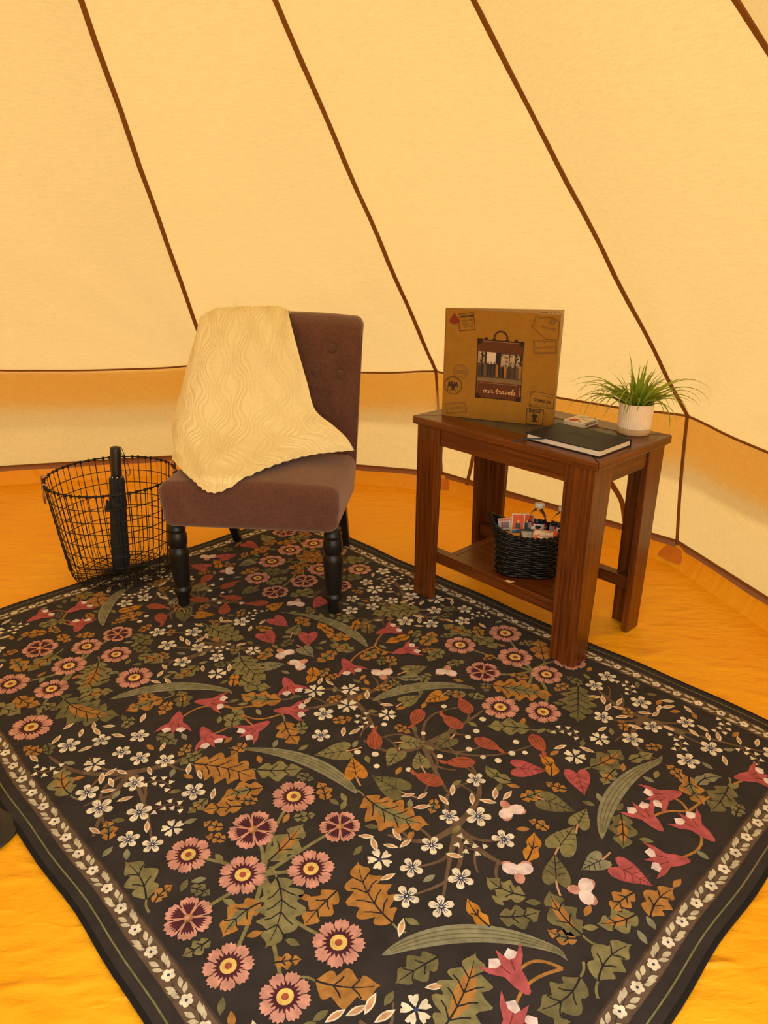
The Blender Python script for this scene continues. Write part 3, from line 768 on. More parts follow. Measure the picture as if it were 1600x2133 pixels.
# border: olive line, brown band, cream flower chain
bd = Flat(rwarp, z0=RTOP, dz=0.00015)
def frame(d0, d1, c, layer, seg=40):
    for (p, q, ax) in (((0, 0), (1, 0), 'a'), ((0, 1), (1, 1), 'a'), ((0, 0), (0, 1), 'b'), ((1, 0), (1, 1), 'b')):
        for i in range(seg):
            def P(t, d):
                if ax == 'a': return (d + (RW - 2 * d) * t, d if p[1] == 0 else RD - d)
                return (d if p[0] == 0 else RW - d, d + (RD - 2 * d) * t)
            t0, t1 = i / seg, (i + 1) / seg
            bd.poly([P(t0, d0), P(t1, d0), P(t1, d1), P(t0, d1)], c, layer)
frame(0.0245, 0.0275, C_OLINE, 1); frame(0.046, 0.0475, C_BAND2, 1); frame(0.0475, 0.086, C_BAND, 1); frame(0.0845, 0.0885, C_BAND2, 2)
bd.build('border_band', PM, rug)
ch = Flat(rwarp, z0=RTOP + 0.0003, dz=0.0001)
def chain(n_, P):
    for i in range(n_):
        x, y, a = P((i + 0.5) / n_)
        fx, fy = x, y
        for k in range(5): ch.disc(*tr([(0.0068 * math.cos(a + k * 1.257), 0.0068 * math.sin(a + k * 1.257))], fx, fy, 0)[0], 0.0052, C_CREAM, 2, 8)
        ch.disc(fx, fy, 0.0028, C_BLUE, 3, 6)
        sg = 1 if i % 2 else -1
        ch.line(tr([(0.008, 0), (0.03, sg * 0.006), (0.05, 0)], fx, fy, a), 0.0018, C_BAND2, 1)
        for (lx, ly, la, LL) in ((0.017, 0.010, 0.6, 0.016), (0.026, 0.011, 0.7, 0.018), (0.034, 0.010, 0.5, 0.020), (0.020, -0.009, -0.7, 0.020), (0.034, -0.008, -0.4, 0.022)):
            q = tr([(lx, ly * sg)], fx, fy, a)[0]; lance(ch, q[0], q[1], a + la * sg + PI, LL, C_BLEAF, None, 0.42)
dmid = 0.066
chain(34, lambda t: (dmid + (RW - 2 * dmid) * t, dmid, 0)); chain(34, lambda t: (dmid + (RW - 2 * dmid) * t, RD - dmid, 0))
chain(24, lambda t: (dmid, dmid + (RD - 2 * dmid) * t, PI / 2)); chain(24, lambda t: (RW - dmid, dmid + (RD - 2 * dmid) * t, PI / 2))
ch.build('border_flower_chain', PM, rug)

# ------------------------------------------------------------------ slipper chair
def fabric_mat(name, c):
    m = mat(name, c, rough=0.9, noise=0.16, nscale=9, spec=0.1, sheen=0.4); nt = m.node_tree; b = nt.nodes['Principled BSDF']
    b.inputs['Sheen Tint'].default_value = (1.0, 0.72, 0.55, 1); b.inputs['Sheen Roughness'].default_value = 0.55
    tc = nt.nodes.new('ShaderNodeTexCoord'); hs = []
    for st in ((500, 60, 60), (60, 60, 500)):
        mp = nt.nodes.new('ShaderNodeMapping'); mp.inputs['Scale'].default_value = st; n_ = nt.nodes.new('ShaderNodeTexNoise'); n_.inputs['Scale'].default_value = 1; n_.inputs['Detail'].default_value = 2
        nt.links.new(tc.outputs['Object'], mp.inputs[0]); nt.links.new(mp.outputs[0], n_.inputs['Vector']); hs.append(n_)
    a = nt.nodes.new('ShaderNodeMath'); a.operation = 'ADD'; nt.links.new(hs[0].outputs['Fac'], a.inputs[0]); nt.links.new(hs[1].outputs['Fac'], a.inputs[1])
    bp = nt.nodes.new('ShaderNodeBump'); bp.inputs['Strength'].default_value = 0.4; bp.inputs['Distance'].default_value = 0.001
    nt.links.new(a.outputs[0], bp.inputs['Height']); nt.links.new(bp.outputs[0], b.inputs['Normal'])
    old = b.inputs['Base Color'].links[0].from_socket
    mr = nt.nodes.new('ShaderNodeMapRange'); mr.inputs['From Min'].default_value = 0.7; mr.inputs['From Max'].default_value = 1.3; mr.inputs['To Min'].default_value = 0.75; mr.inputs['To Max'].default_value = 1.25
    nt.links.new(a.outputs[0], mr.inputs['Value']); sc = nt.nodes.new('ShaderNodeVectorMath'); sc.operation = 'SCALE'
    nt.links.new(old, sc.inputs[0]); nt.links.new(mr.outputs[0], sc.inputs['Scale']); nt.links.new(sc.outputs[0], b.inputs['Base Color'])
    return m
FAB = fabric_mat('mauve_brown_linen', (0.108, 0.045, 0.029))
LEGB = mat('black_lacquer', (0.010, 0.009, 0.008), rough=0.32, spec=0.35)
chair = thing('slipper_chair', 'mauve-brown upholstered slipper chair with tufted back and black turned legs', 'chair', (-0.405, 2.098, 0.0), rad(-4.9))
def seat_def(w, d):
    x, y, z = w
    z += 0.022 * max(0, 1 - (x / 0.27) ** 2) * max(0, 1 - (y / 0.24) ** 2) * (1 if z > 0 else 0)
    if z < 0: x *= 0.985; y = y * 0.985
    z += -0.035 * (y / 0.225) * 0.35
    return (x, y + 0.160, z + 0.362)
from_bm('seat', rounded_box_data(0.276, 0.222, 0.074, 0.034, 16, 12, 4, seat_def), FAB, chair, True)
BT = [(0.178, 0.768), (0.126, 0.688), (0.213, 0.684)]
HID = [(0.165, 0.590)]
def back_y(z): return 0.350 + 0.33 * (z - 0.363)
def back_def(w, d):
    x, y, z = w
    zz = z + 0.600
    wd = 1.0 + 0.02 * (zz - 0.6) / 0.26
    x2 = x * wd
    top = max(0, (zz - 0.80) / 0.06)
    zz2 = zz + 0.014 * min(1, top) * (1 - (x / 0.28) ** 2)
    yy = back_y(zz2) + 0.042 + y
    if y < 0:
        bulge = 0.016 * max(0, 1 - (x / 0.27) ** 4) * max(0, 1 - ((zz - 0.6) / 0.27) ** 4)
        yy -= bulge
        for bx, bz in BT + HID:
            d2 = (x2 - bx) ** 2 + (zz2 - bz) ** 2; yy += (0.014 if (bx, bz) in BT else 0.007) * math.exp(-d2 / (2 * 0.016 ** 2)) + 0.006 * math.exp(-d2 / (2 * 0.045 ** 2))
    # roll of the top towards the back
    yy += 0.03 * min(1.2, top) ** 2
    return (x2, yy, zz2)
from_bm('backrest', rounded_box_data(0.276, 0.042, 0.262, 0.030, 44, 3, 44, back_def), FAB, chair, True)
for bx, bz in BT:
    yb = back_y(bz) - 0.013 + 0.016
    V, F = lathe_data([(0.0, 0.0), (0.0135, 0.0), (0.0135, 0.004), (0.010, 0.008), (0.005, 0.0098), (0.0, 0.010)], 20)
    obj('button', V, F, FAB, chair, True, loc=(bx, yb, bz), rot=(PI / 2 - 0.3, 0, 0))
# piping down the right and left edge of the back
for sx in (-1, 1):
    pts = [(sx * 0.2765 * (1 + 0.02 * (z - 0.6) / 0.26), back_y(z) + 0.006, z) for z in [0.36 + 0.45 * i / 12 for i in range(13)]]
    tube('piping', pts, 0.0032, FAB, chair, 8)
LP = [(0.0, 0.007), (0.0165, 0.007), (0.018, 0.010), (0.0215, 0.045), (0.024, 0.052), (0.029, 0.060), (0.0295, 0.067), (0.027, 0.074), (0.0235, 0.078), (0.0245, 0.082),
      (0.027, 0.10), (0.0300, 0.16), (0.0315, 0.19), (0.031, 0.205), (0.027, 0.213), (0.0245, 0.2155), (0.027, 0.219), (0.0300, 0.226), (0.0305, 0.245), (0.030, 0.258), (0.027, 0.266), (0.0265, 0.2715), (0.029, 0.274), (0.029, 0.281), (0.026, 0.284), (0.026, 0.300), (0.0, 0.300)]
for sx in (-1, 1):
    lathe('leg', LP, LEGB, chair, 28, loc=(sx * 0.248, 0.0, 0.0))
for sx in (-1, 1):
    a, b = 0.021, 0.015
    bx, tx = sx * 0.215, sx * 0.215
    hexa('leg', [(bx - b, 0.525 - b, 0.007), (bx + b, 0.525 - b, 0.007), (bx + b, 0.525 + b, 0.007), (bx - b, 0.525 + b, 0.007)],
         [(tx - a, 0.355 - a, 0.315), (tx + a, 0.355 - a, 0.315), (tx + a, 0.355 + a, 0.315), (tx - a, 0.355 + a, 0.315)], LEGB, chair, 0.004)

# ------------------------------------------------------------------ knitted throw
def knit_mat():
    m = bpy.data.materials.new('cream_knit'); m.use_nodes = True; nt = m.node_tree; b = nt.nodes['Principled BSDF']
    b.inputs['Roughness'].default_value = 0.95; b.inputs['Specular IOR Level'].default_value = 0.1; b.inputs['Sheen Weight'].default_value = 0.2
    uv = nt.nodes.new('ShaderNodeUVMap'); uv.uv_map = 'knit'
    mp = nt.nodes.new('ShaderNodeMapping'); mp.inputs['Scale'].default_value = (110, 190, 1)
    n_ = nt.nodes.new('ShaderNodeTexVoronoi'); n_.inputs['Scale'].default_value = 1.0; n_.inputs['Randomness'].default_value = 0.35
    nt.links.new(uv.outputs[0], mp.inputs[0]); nt.links.new(mp.outputs[0], n_.inputs['Vector'])
    bp = nt.nodes.new('ShaderNodeBump'); bp.inputs['Strength'].default_value = 0.5; bp.inputs['Distance'].default_value = 0.0015; bp.invert = True
    nt.links.new(n_.outputs['Distance'], bp.inputs['Height']); nt.links.new(bp.outputs[0], b.inputs['Normal'])
    r = nt.nodes.new('ShaderNodeValToRGB'); r.color_ramp.elements[0].color = (0.90, 0.79, 0.44, 1); r.color_ramp.elements[1].color = (0.79, 0.64, 0.31, 1)
    r.color_ramp.elements[0].position = 0.2; r.color_ramp.elements[1].position = 0.8
    nt.links.new(n_.outputs['Distance'], r.inputs['Fac']); nt.links.new(r.outputs[0], b.inputs['Base Color'])
    return m
CTRL = [
    [(-0.650, 2.700, 0.640), (-0.640, 2.725, 0.640), (-0.576, 2.730, 0.640), (-0.518, 2.730, 0.640), (-0.442, 2.728, 0.640), (-0.376, 2.725, 0.640), (-0.340, 2.722, 0.640)],
    [(-0.645, 2.690, 0.800), (-0.630, 2.690, 0.830), (-0.576, 2.690, 0.845), (-0.518, 2.690, 0.850), (-0.442, 2.688, 0.853), (-0.376, 2.685, 0.853), (-0.335, 2.680, 0.843)],
    [(-0.645, 2.640, 0.850), (-0.625, 2.600, 0.868), (-0.576, 2.590, 0.884), (-0.518, 2.590, 0.889), (-0.442, 2.588, 0.892), (-0.376, 2.585, 0.892), (-0.333, 2.582, 0.882)],
    [(-0.668, 2.620, 0.775), (-0.639, 2.520, 0.779), (-0.579, 2.495, 0.786), (-0.505, 2.490, 0.791), (-0.432, 2.490, 0.795), (-0.359, 2.488, 0.798), (-0.297, 2.486, 0.789)],
    [(-0.712, 2.600, 0.649), (-0.662, 2.470, 0.674), (-0.593, 2.445, 0.679), (-0.513, 2.450, 0.682), (-0.423, 2.445, 0.689), (-0.335, 2.446, 0.684), (-0.261, 2.446, 0.672)],
    [(-0.735, 2.550, 0.557), (-0.679, 2.440, 0.584), (-0.601, 2.405, 0.592), (-0.518, 2.405, 0.589), (-0.419, 2.395, 0.595), (-0.325, 2.405, 0.592), (-0.233, 2.410, 0.586)],
    [(-0.740, 2.490, 0.497), (-0.686, 2.380, 0.524), (-0.604, 2.340, 0.525), (-0.516, 2.330, 0.520), (-0.413, 2.330, 0.530), (-0.300, 2.345, 0.540), (-0.169, 2.360, 0.545)],
    [(-0.703, 2.370, 0.459), (-0.673, 2.300, 0.487), (-0.602, 2.215, 0.482), (-0.515, 2.170, 0.480), (-0.395, 2.225, 0.490), (-0.267, 2.290, 0.509), (-0.124, 2.320, 0.515)],
    [(-0.693, 2.310, 0.447), (-0.673, 2.250, 0.454), (-0.575, 2.060, 0.462), (-0.491, 2.012, 0.436), (-0.368, 2.115, 0.474), (-0.245, 2.245, 0.478), (-0.100, 2.300, 0.481)]]
def bicubic(C_, u, v):
    R_, K_ = len(C_), len(C_[0])
    def cr(p0, p1, p2, p3, t): return 0.5 * ((2 * p1) + (p2 - p0) * t + (2 * p0 - 5 * p1 + 4 * p2 - p3) * t * t + (3 * p1 - p0 - 3 * p2 + p3) * t ** 3)
    def row(i, u_):
        x = u_ * (K_ - 1); k = min(int(x), K_ - 2); t = x - k
        g = lambda q: Vector(C_[i][q]) if 0 <= q < K_ else (Vector(C_[i][0]) * 2 - Vector(C_[i][1]) if q < 0 else Vector(C_[i][K_ - 1]) * 2 - Vector(C_[i][K_ - 2]))
        return cr(g(k - 1), g(k), g(k + 1), g(k + 2), t)
    y = v * (R_ - 1); j = min(int(y), R_ - 2); t = y - j
    a, b = row(j, u), row(j + 1, u)
    z0 = row(j - 1, u) if j > 0 else a * 2 - b
    z3 = row(j + 2, u) if j + 2 < R_ else b * 2 - a
    return cr(z0, a, b, z3, t)
BX, BY = 340, 300
CHM = Matrix.Translation((-0.405, 2.098, 0)) @ Matrix.Rotation(rad(-4.9), 4, 'Z'); CHI = CHM.inverted()
def rest(p):
    """keep the cloth above the seat and in front of the back"""
    q = CHI @ p; x, y, z = q
    yy = y - 0.160
    dx, dy = 0.276 - abs(x), 0.222 - abs(yy)
    if dx > 0 and dy > 0 and z < 0.50:
        d_ = min(dx, dy); drop = 0.034 - math.sqrt(max(0, 0.034 ** 2 - max(0, 0.034 - d_) ** 2))
        top = 0.436 + 0.022 * max(0, 1 - (x / 0.27) ** 2) * max(0, 1 - (yy / 0.24) ** 2) - 0.01225 * yy / 0.222 - drop
        z = max(z, top + 0.010)
    if z > 0.44 and z < 0.86 and abs(x) < 0.282 and y < back_y(z) + 0.05: y = min(y, back_y(z) - 0.022)
    return CHM @ Vector((x, y, z))
grid = [[rest(bicubic(CTRL, i / BX, j / BY)) for i in range(BX + 1)] for j in range(BY + 1)]
def gnorm(i, j):
    a = grid[j][min(i + 1, BX)] - grid[j][max(i - 1, 0)]; b = grid[min(j + 1, BY)][i] - grid[max(j - 1, 0)][i]
    n_ = b.cross(a)
    return n_.normalized() if n_.length > 1e-12 else Vector((0, -1, 0))
def knit_h(s, t):
    # ribs that part and close round staggered leaf shapes
    c = 4.0
    ph = 33 * s + 1.15 * math.sin(2 * PI * c * s) * math.sin(2 * PI * (5.2 * t + 0.08 * math.sin(2 * PI * 2 * s))) + 0.8 * math.sin(2 * PI * (2.6 * t + 0.3 * s))
    eye = 0.5 + 0.5 * math.sin(2 * PI * 5.2 * t) * math.sin(2 * PI * c * s)
    return math.sin(2 * PI * ph) * (0.75 + 0.25 * eye) + 0.5 * eye
nrm = Vector((0, 0, 0)); TH = 0.007; Vt, Vb = [], []
test = gnorm(BX // 2, BY // 2); sgn = 1 if test.y < 0 else -1
for j in range(BY + 1):
    for i in range(BX + 1):
        n_ = gnorm(i, j) * sgn; s, t = i / BX, j / BY
        fold = 0.009 * math.sin(6.5 * s * PI + 3.0 * t) * min(1, max(0, (t - 0.25) * 3)) * math.sin(PI * min(1, 1.15 * t)) * min(1, 6 * s) * min(1, 6 * (1 - s))
        edge_ = min(1, 30 * min(s, 1 - s)) * min(1, 40 * (1 - t))
        p = grid[j][i] + n_ * (0.004 + max(-0.002, fold) + 0.0027 * knit_h(s, t) * edge_ + 0.002 * math.sin(60 * s * PI) * (1 if t > 0.97 else 0))
        Vt.append(p); Vb.append(p - n_ * TH * (0.5 + 0.5 * edge_))
nv = len(Vt); F = []
for j in range(BY):
    for i in range(BX):
        a = j * (BX + 1) + i; q = (a, a + 1, a + BX + 2, a + BX + 1)
        F.append(q); F.append(tuple(nv + v for v in q[::-1]))
ring_ = [i for i in range(BX + 1)] + [(j + 1) * (BX + 1) + BX for j in range(BY)] + [BY * (BX + 1) + BX - 1 - i for i in range(BX)] + [(BY - 1 - j) * (BX + 1) for j in range(BY - 1)]
for i in range(len(ring_)):
    a, b = ring_[i], ring_[(i + 1) % len(ring_)]; F.append((a, nv + a, nv + b, b))
me = mesh('throw_blanket', Vt + Vb, F, True)
uvl = me.uv_layers.new(name='knit')
for lp in me.loops:
    k = lp.vertex_index % nv; uvl.data[lp.index].uv = ((k % (BX + 1)) / BX, (k // (BX + 1)) / BY)
throw = link('throw_blanket', me, knit_mat())
bmt = bmesh.new(); bmt.from_mesh(me); bmesh.ops.recalc_face_normals(bmt, faces=bmt.faces); bmt.to_mesh(me); bmt.free()
tag(throw, 'cream cable-knit throw draped over the chair back and seat', 'blanket')

# ------------------------------------------------------------------ wire basket and umbrella
WIRE = mat('dark_wire', (0.020, 0.016, 0.013), rough=0.5, metal=0.6)
COP = mat('copper_wire', (0.52, 0.27, 0.17), rough=0.3, metal=0.9)
wb = thing('wire_basket', 'tall round dark wire basket beside the chair, holding an umbrella', 'basket', (-0.930, 2.362, 0.006))
RB, RT, HB = 0.172, 0.212, 0.362
def wr(z): return RB + (RT - RB) * (z / HB)
circ = lambda r, z, n_=64: [(r * math.cos(2 * PI * i / n_), r * math.sin(2 * PI * i / n_), z) for i in range(n_)]
tube('rim', circ(RT, HB), 0.0026, WIRE, wb, 8, True)
for i, z in enumerate((0.052, 0.095, 0.138, 0.181, 0.224, 0.267, 0.312)):
    tube('hoop', circ(wr(z) + 0.0015, z), 0.0015, WIRE, wb, 6, True)
for r in (0.155, 0.125, 0.085, 0.045): tube('base_ring', circ(r, 0.005), 0.0015, WIRE, wb, 6, True)
def upright(r):
    P = [(0.02, 0, 0.003), (RB - 0.03, 0, 0.003), (RB - 0.010, 0, 0.008), (RB, 0, 0.026)] + [(wr(z), 0, z) for z in (0.1, 0.2, 0.3, HB + 0.001)]
    return P
V, F = tube_data(upright(0), 0.0017, 6); up_thick = mesh('upright_wire', V, F, True)
V, F = tube_data(upright(0), 0.0011, 5); up_thin = mesh('upright_wire', V, F, True)
V, F = lathe_data([(0.0, -0.005), (0.0048, -0.005), (0.0048, 0.004), (0.0, 0.005)], 8); knotm = mesh('wire_knot', V, F, True)
for k in range(26):
    for j, me_ in ((0, up_thick), (1, up_thin)):
        a = 2 * PI * k / 26 + j * 2 * PI / 26 * 0.42
        o = link('upright_wire', me_, WIRE, wb, rot=(0, 0, a))
        kn = link('wire_knot', knotm, WIRE, o, loc=(RT, 0, HB))
for a0 in (rad(205), rad(20)):                # bent handle wires folded down over the rim
    p = [Vector((RT * math.cos(a0 + d_), RT * math.sin(a0 + d_), HB + 0.004)) for d_ in (-0.24, 0.24)]
    c_, s_ = math.cos(a0), math.sin(a0); out = Vector((c_, s_, 0))
    tube('handle', catmull([p[0] - out * 0.008, p[0] + out * 0.008 + Vector((0, 0, 0.006)), p[0] + out * 0.010 - Vector((0, 0, 0.05)), (p[0] + p[1]) / 2 + out * 0.008 - Vector((0, 0, 0.068)), p[1] + out * 0.010 - Vector((0, 0, 0.05)), p[1] + out * 0.008 + Vector((0, 0, 0.006)), p[1] - out * 0.008], 6), 0.003, COP, wb, 8)
UC = mat('umbrella_cloth', (0.008, 0.009, 0.010), rough=0.75, noise=0.3, nscale=30, bump=0.6, bscale=40)
UH = mat('umbrella_grip', (0.020, 0.015, 0.012), rough=0.4)
UT = mat('steel', (0.55, 0.53, 0.5), rough=0.3, metal=1.0)
um = thing('umbrella', 'folded black compact umbrella standing grip up in the wire basket', 'umbrella', (-0.935, 2.350, 0.016))
um.rotation_euler = (rad(-1.0), rad(4.4), 0.4)
lathe('canopy', [(0.0, 0), (0.020, 0.0), (0.027, 0.012), (0.029, 0.05), (0.0275, 0.12), (0.026, 0.19), (0.0245, 0.235), (0.0255, 0.262), (0.0245, 0.29), (0.0235, 0.335), (0.021, 0.347), (0.0, 0.35)],
      UC, um, 72, lambda a, z: 1 + 0.085 * math.sin(8 * a + 9 * z) * (1 if z > 0.004 else 0) + 0.03 * math.sin(3 * a + 31 * z))
lathe('grip', [(0.0, 0.345), (0.0175, 0.345), (0.0180, 0.36), (0.0172, 0.41), (0.0178, 0.440), (0.0165, 0.449), (0.010, 0.452), (0.0, 0.452)], UH, um, 28)
for k in range(8):
    a = 2 * PI * k / 8
    lathe('rib_tip', [(0.0, 0), (0.0028, 0.0), (0.0028, 0.008), (0.0, 0.009)], UT, um, 8, loc=(0.020 * math.cos(a), 0.020 * math.sin(a), 0.343))
st = lathe('closing_strap', [(0.0272, 0.236), (0.0300, 0.238), (0.0300, 0.258), (0.0272, 0.260)], UC, um, 48)
V, F = [], []
hexa('strap_tab', [(-0.044, -0.012, 0.226), (-0.027, -0.016, 0.226), (-0.027, -0.012, 0.226), (-0.044, -0.009, 0.226)], [(-0.038, -0.014, 0.272), (-0.026, -0.016, 0.262), (-0.026, -0.012, 0.262), (-0.038, -0.010, 0.272)], UC, um)
tube('wrist_cord', catmull([(0.004, -0.004, 0.451), (0.018, -0.008, 0.449), (0.032, -0.012, 0.41), (0.043, -0.014, 0.368), (0.038, -0.016, 0.352), (0.030, -0.012, 0.368), (0.022, -0.008, 0.415), (0.016, -0.004, 0.44)], 8), 0.0012, UC, um, 6)

# ------------------------------------------------------------------ side table
TW, TD, TH_ = 0.6525, 0.3904, 0.62
WC1, WC2 = (0.046, 0.0085, 0.0006), (0.190, 0.048, 0.0036)
WX = wood('oiled_wood_x', 'x', WC1, WC2); WY = wood('oiled_wood_y', 'y', WC1, WC2); WZ = wood('oiled_wood_z', 'z', WC1, WC2)
SLATE = mat('slate_tile', (0.085, 0.072, 0.045), rough=0.45, noise=0.35, nscale=14, bump=0.6, bscale=30)
TR = rad(-46.322); TN = Vector((0.536, 1.7474, 0))
tb = thing('side_table', 'reddish-brown wooden side table with slate-inlaid top and lower shelf', 'table', TN, TR)
TX = Vector((math.cos(TR), math.sin(TR), 0)); TY = Vector((-math.sin(TR), math.cos(TR), 0))
def tw(x, y, z=0.0): return TN + TX * x + TY * y + Vector((0, 0, z))
e = 0.012
def table_leg(cx, cy, sx, sy, zb):
    def L_(w1, w2):
        th = 0.020
        p = [(cx, cy), (cx + sx * w1, cy), (cx + sx * w1, cy + sy * th), (cx + sx * th, cy + sy * th), (cx + sx * th, cy + sy * w2), (cx, cy + sy * w2)]
        return p if sx * sy > 0 else p[::-1]
    hexa('leg', [(x, y, zb) for x, y in L_(0.080, 0.068)], [(x, y, TH_ - 0.022) for x, y in L_(0.093, 0.088)], WZ, tb, 0.0022)
for cx_, cy_, sx, sy, zb in ((-e, e, -1, 1, 0.007), (-TW + e, e, 1, 1, 0.007), (-e, TD - e, -1, -1, 0.0), (-TW + e, TD - e, 1, -1, 0.0)):
    table_leg(cx_, cy_, sx, sy, zb)
bw = 0.082; zt0, zt1 = TH_ - 0.024, TH_
def plank(name, quad, m_, z0=zt0, z1=zt1, bev=0.0035):
    hexa(name, [(x, y, z0) for x, y in quad], [(x, y, z1) for x, y in quad], m_, tb, bev)
gp = 0.0006
plank('top_board', [(-TW, 0), (0, 0), (-bw - gp, bw - gp), (-TW + bw + gp, bw - gp)], WX)
plank('top_board', [(-TW + bw + gp, TD - bw + gp), (-bw - gp, TD - bw + gp), (0, TD), (-TW, TD)], WX)
plank('top_board', [(0, gp), (0, TD - gp), (-bw, TD - bw - gp), (-bw, bw + gp)], WY)
plank('top_board', [(-TW, gp), (-TW + bw, bw + gp), (-TW + bw, TD - bw - gp), (-TW, TD - gp)], WY)
tl = (TW - 2 * bw) / 3
for i in range(3):
    x0 = -TW + bw + tl * i + 0.0015
    box('slate_tile', x0, x0 + tl - 0.003, bw + 0.001, TD - bw - 0.001, zt0 + 0.004, zt1 - 0.0012, SLATE, tb, 0.0025)
box('tile_backing', -TW + bw - 0.01, -bw + 0.01, bw - 0.01, TD - bw + 0.01, zt0 - 0.006, zt0 + 0.0035, WX, tb)
za0, za1 = 0.541, zt0 - 0.001
box('apron', -TW + 0.104, -0.104, 0.018, 0.036, za0, za1, WX, tb, 0.0015)
box('apron', -TW + 0.104, -0.104, TD - 0.036, TD - 0.018, za0, za1, WX, tb, 0.0015)
box('apron', -0.036, -0.018, 0.100, TD - 0.100, za0, za1, WY, tb, 0.0015)
box('apron', -TW + 0.018, -TW + 0.036, 0.100, TD - 0.100, za0, za1, WY, tb, 0.0015)
SH = 0.175
box('stretcher', -TW + 0.034, -0.034, 0.0335, 0.066, 0.137, SH, WX, tb, 0.002)
box('stretcher', -TW + 0.034, -0.034, TD - 0.066, TD - 0.0335, 0.137, SH, WX, tb, 0.002)
for i in range(3):
    v0 = 0.0665 + (TD - 0.133) / 3 * i
    box('shelf_board', -0.500, -0.160, v0, v0 + (TD - 0.133) / 3 - 0.0008, SH - 0.016, SH - 0.001, WX, tb, 0.001)
box('shelf_end', -0.1595, -0.135, 0.0665, TD - 0.0665, SH - 0.030, SH, WY, tb, 0.0015)
box('shelf_end', -0.525, -0.5005, 0.0665, TD - 0.0665, SH - 0.030, SH, WY, tb, 0.0015)

# ------------------------------------------------------------------ album
KR = mat('kraft_board', (0.30, 0.136, 0.010), rough=0.75, noise=0.08, nscale=40, spec=0.25)
KR2 = mat('kraft_lining', (0.50, 0.31, 0.11), rough=0.8, noise=0.06, nscale=40)
AW, AH = 0.338, 0.322
al = thing('photo_album', 'large kraft travel album with passport stamps standing half open on the table', 'album', (0.180, 2.222, TH_ + 0.0005), rad(-21.9))
def twist(x, z): return -0.038 * (x / AW) * (z / AH)   # the loose edge of the cover leans forward
V, F = [], []; n_ = 10
for y in (-0.0015, 0.0015):
    for j in range(n_ + 1):
        for i in range(n_ + 1): x, z = AW * i / n_, AH * j / n_; V.append((x, y + twist(x, z), z))
m2 = (n_ + 1) ** 2
for j in range(n_):
    for i in range(n_):
        a = j * (n_ + 1) + i; F.append((a, a + 1, a + n_ + 2, a + n_ + 1)); F.append((m2 + a, m2 + a + n_ + 1, m2 + a + n_ + 2, m2 + a + 1))
per = [i for i in range(n_ + 1)] + [(j + 1) * (n_ + 1) + n_ for j in range(n_)] + [n_ * (n_ + 1) + n_ - 1 - i for i in range(n_)] + [(n_ - 1 - j) * (n_ + 1) for j in range(n_ - 1)]
for i in range(len(per)): F.append((per[(i + 1) % len(per)], per[i], m2 + per[i], m2 + per[(i + 1) % len(per)]))
fc = obj('front_cover', V, F, KR, al)
bk = box('back_cover', 0, AW, -0.0015, 0.0015, 0, AH, KR2, al, 0.0008, loc=(0.001, 0.011, 0), rot=(0, 0, rad(17.0)))
box('spine', -0.003, 0.0, -0.003, 0.014, 0, AH, KR, al, 0.001)
ink = lin((62, 42, 32)); ink2 = lin((92, 64, 46)); dark = (0.035, 0.014, 0.007); CASE = (0.105, 0.032, 0.010)
PA = print_mat('album_print', 0.7, 0.08)
fl = Flat(z0=0.0020, dz=0.00014, grid=0.02)
P_ = lambda u, v: (u * AW, v * AH)
fl.poly([P_(.073, .966), P_(.045, .915), P_(.026, .885), P_(.05, .866), P_(.079, .862), P_(.11, .872), P_(.132, .893), P_(.105, .92)], lin((122, 45, 30)), 1)
rc = rad(9)
rect_outline(fl, .118 * AW, .815 * AH, .262 * AW, .965 * AH, .0016, ink, 2, rc)
put_text(fl, 'CANADA IMM', .190 * AW, .940 * AH, .0090, ink, 2, rc, 0, .0004, .8)
put_text(fl, '19 01 1992', .195 * AW, .900 * AH, .0085, ink, 2, rc)
for k, v in enumerate((.872, .856, .842)): fl.line([P_(.150 + .01 * k, v - .004), P_(.248, v + .016)], .0012, ink2, 2)
# suitcase
def prect(u0, v0, u1, v1, c, layer): fl.poly([P_(u0, v0), P_(u1, v0), P_(u1, v1), P_(u0, v1)], c, layer)
prect(.298, .208, .708, .748, dark, 1); prect(.306, .216, .700, .740, CASE, 2)
hp = [P_(.505 + .058 * math.cos(PI * (1 - t / 14)), .748 + .078 * math.sin(PI * t / 14) ** .75) for t in range(15)]
fl.line(hp, .0052, dark, 2); fl.line([(p[0], p[1] - .0004) for p in hp], .0012, ink2, 3)
for u in (.447, .563): prect(u - .016, .744, u + .016, .758, dark, 3)
for u in (.375, .640): fl.disc(u * AW, .752 * AH, .0055, dark, 2, 10)
for u, v in ((.318, .728), (.690, .728), (.318, .228), (.690, .228)):
    su, sv = (1 if u > .5 else -1), (1 if v > .5 else -1)
    fl.poly([P_(u + .022 * su, v + .024 * sv), P_(u - .030 * su, v + .024 * sv), P_(u - .026 * su, v - .004 * sv), P_(u, v - .028 * sv), P_(u + .022 * su, v - .032 * sv)], dark, 4)
for u in (.312, .696): fl.line([P_(u, .250), P_(u, .352)], .0009, lin((190, 150, 110)), 4); fl.line([P_(u, .640), P_(u, .705)], .0009, lin((190, 150, 110)), 4)
fl.line([P_(.335, .734), P_(.672, .734)], .0009, lin((170, 130, 95)), 4); fl.line([P_(.335, .352), P_(.672, .352)], .0009, lin((170, 130, 95)), 4)
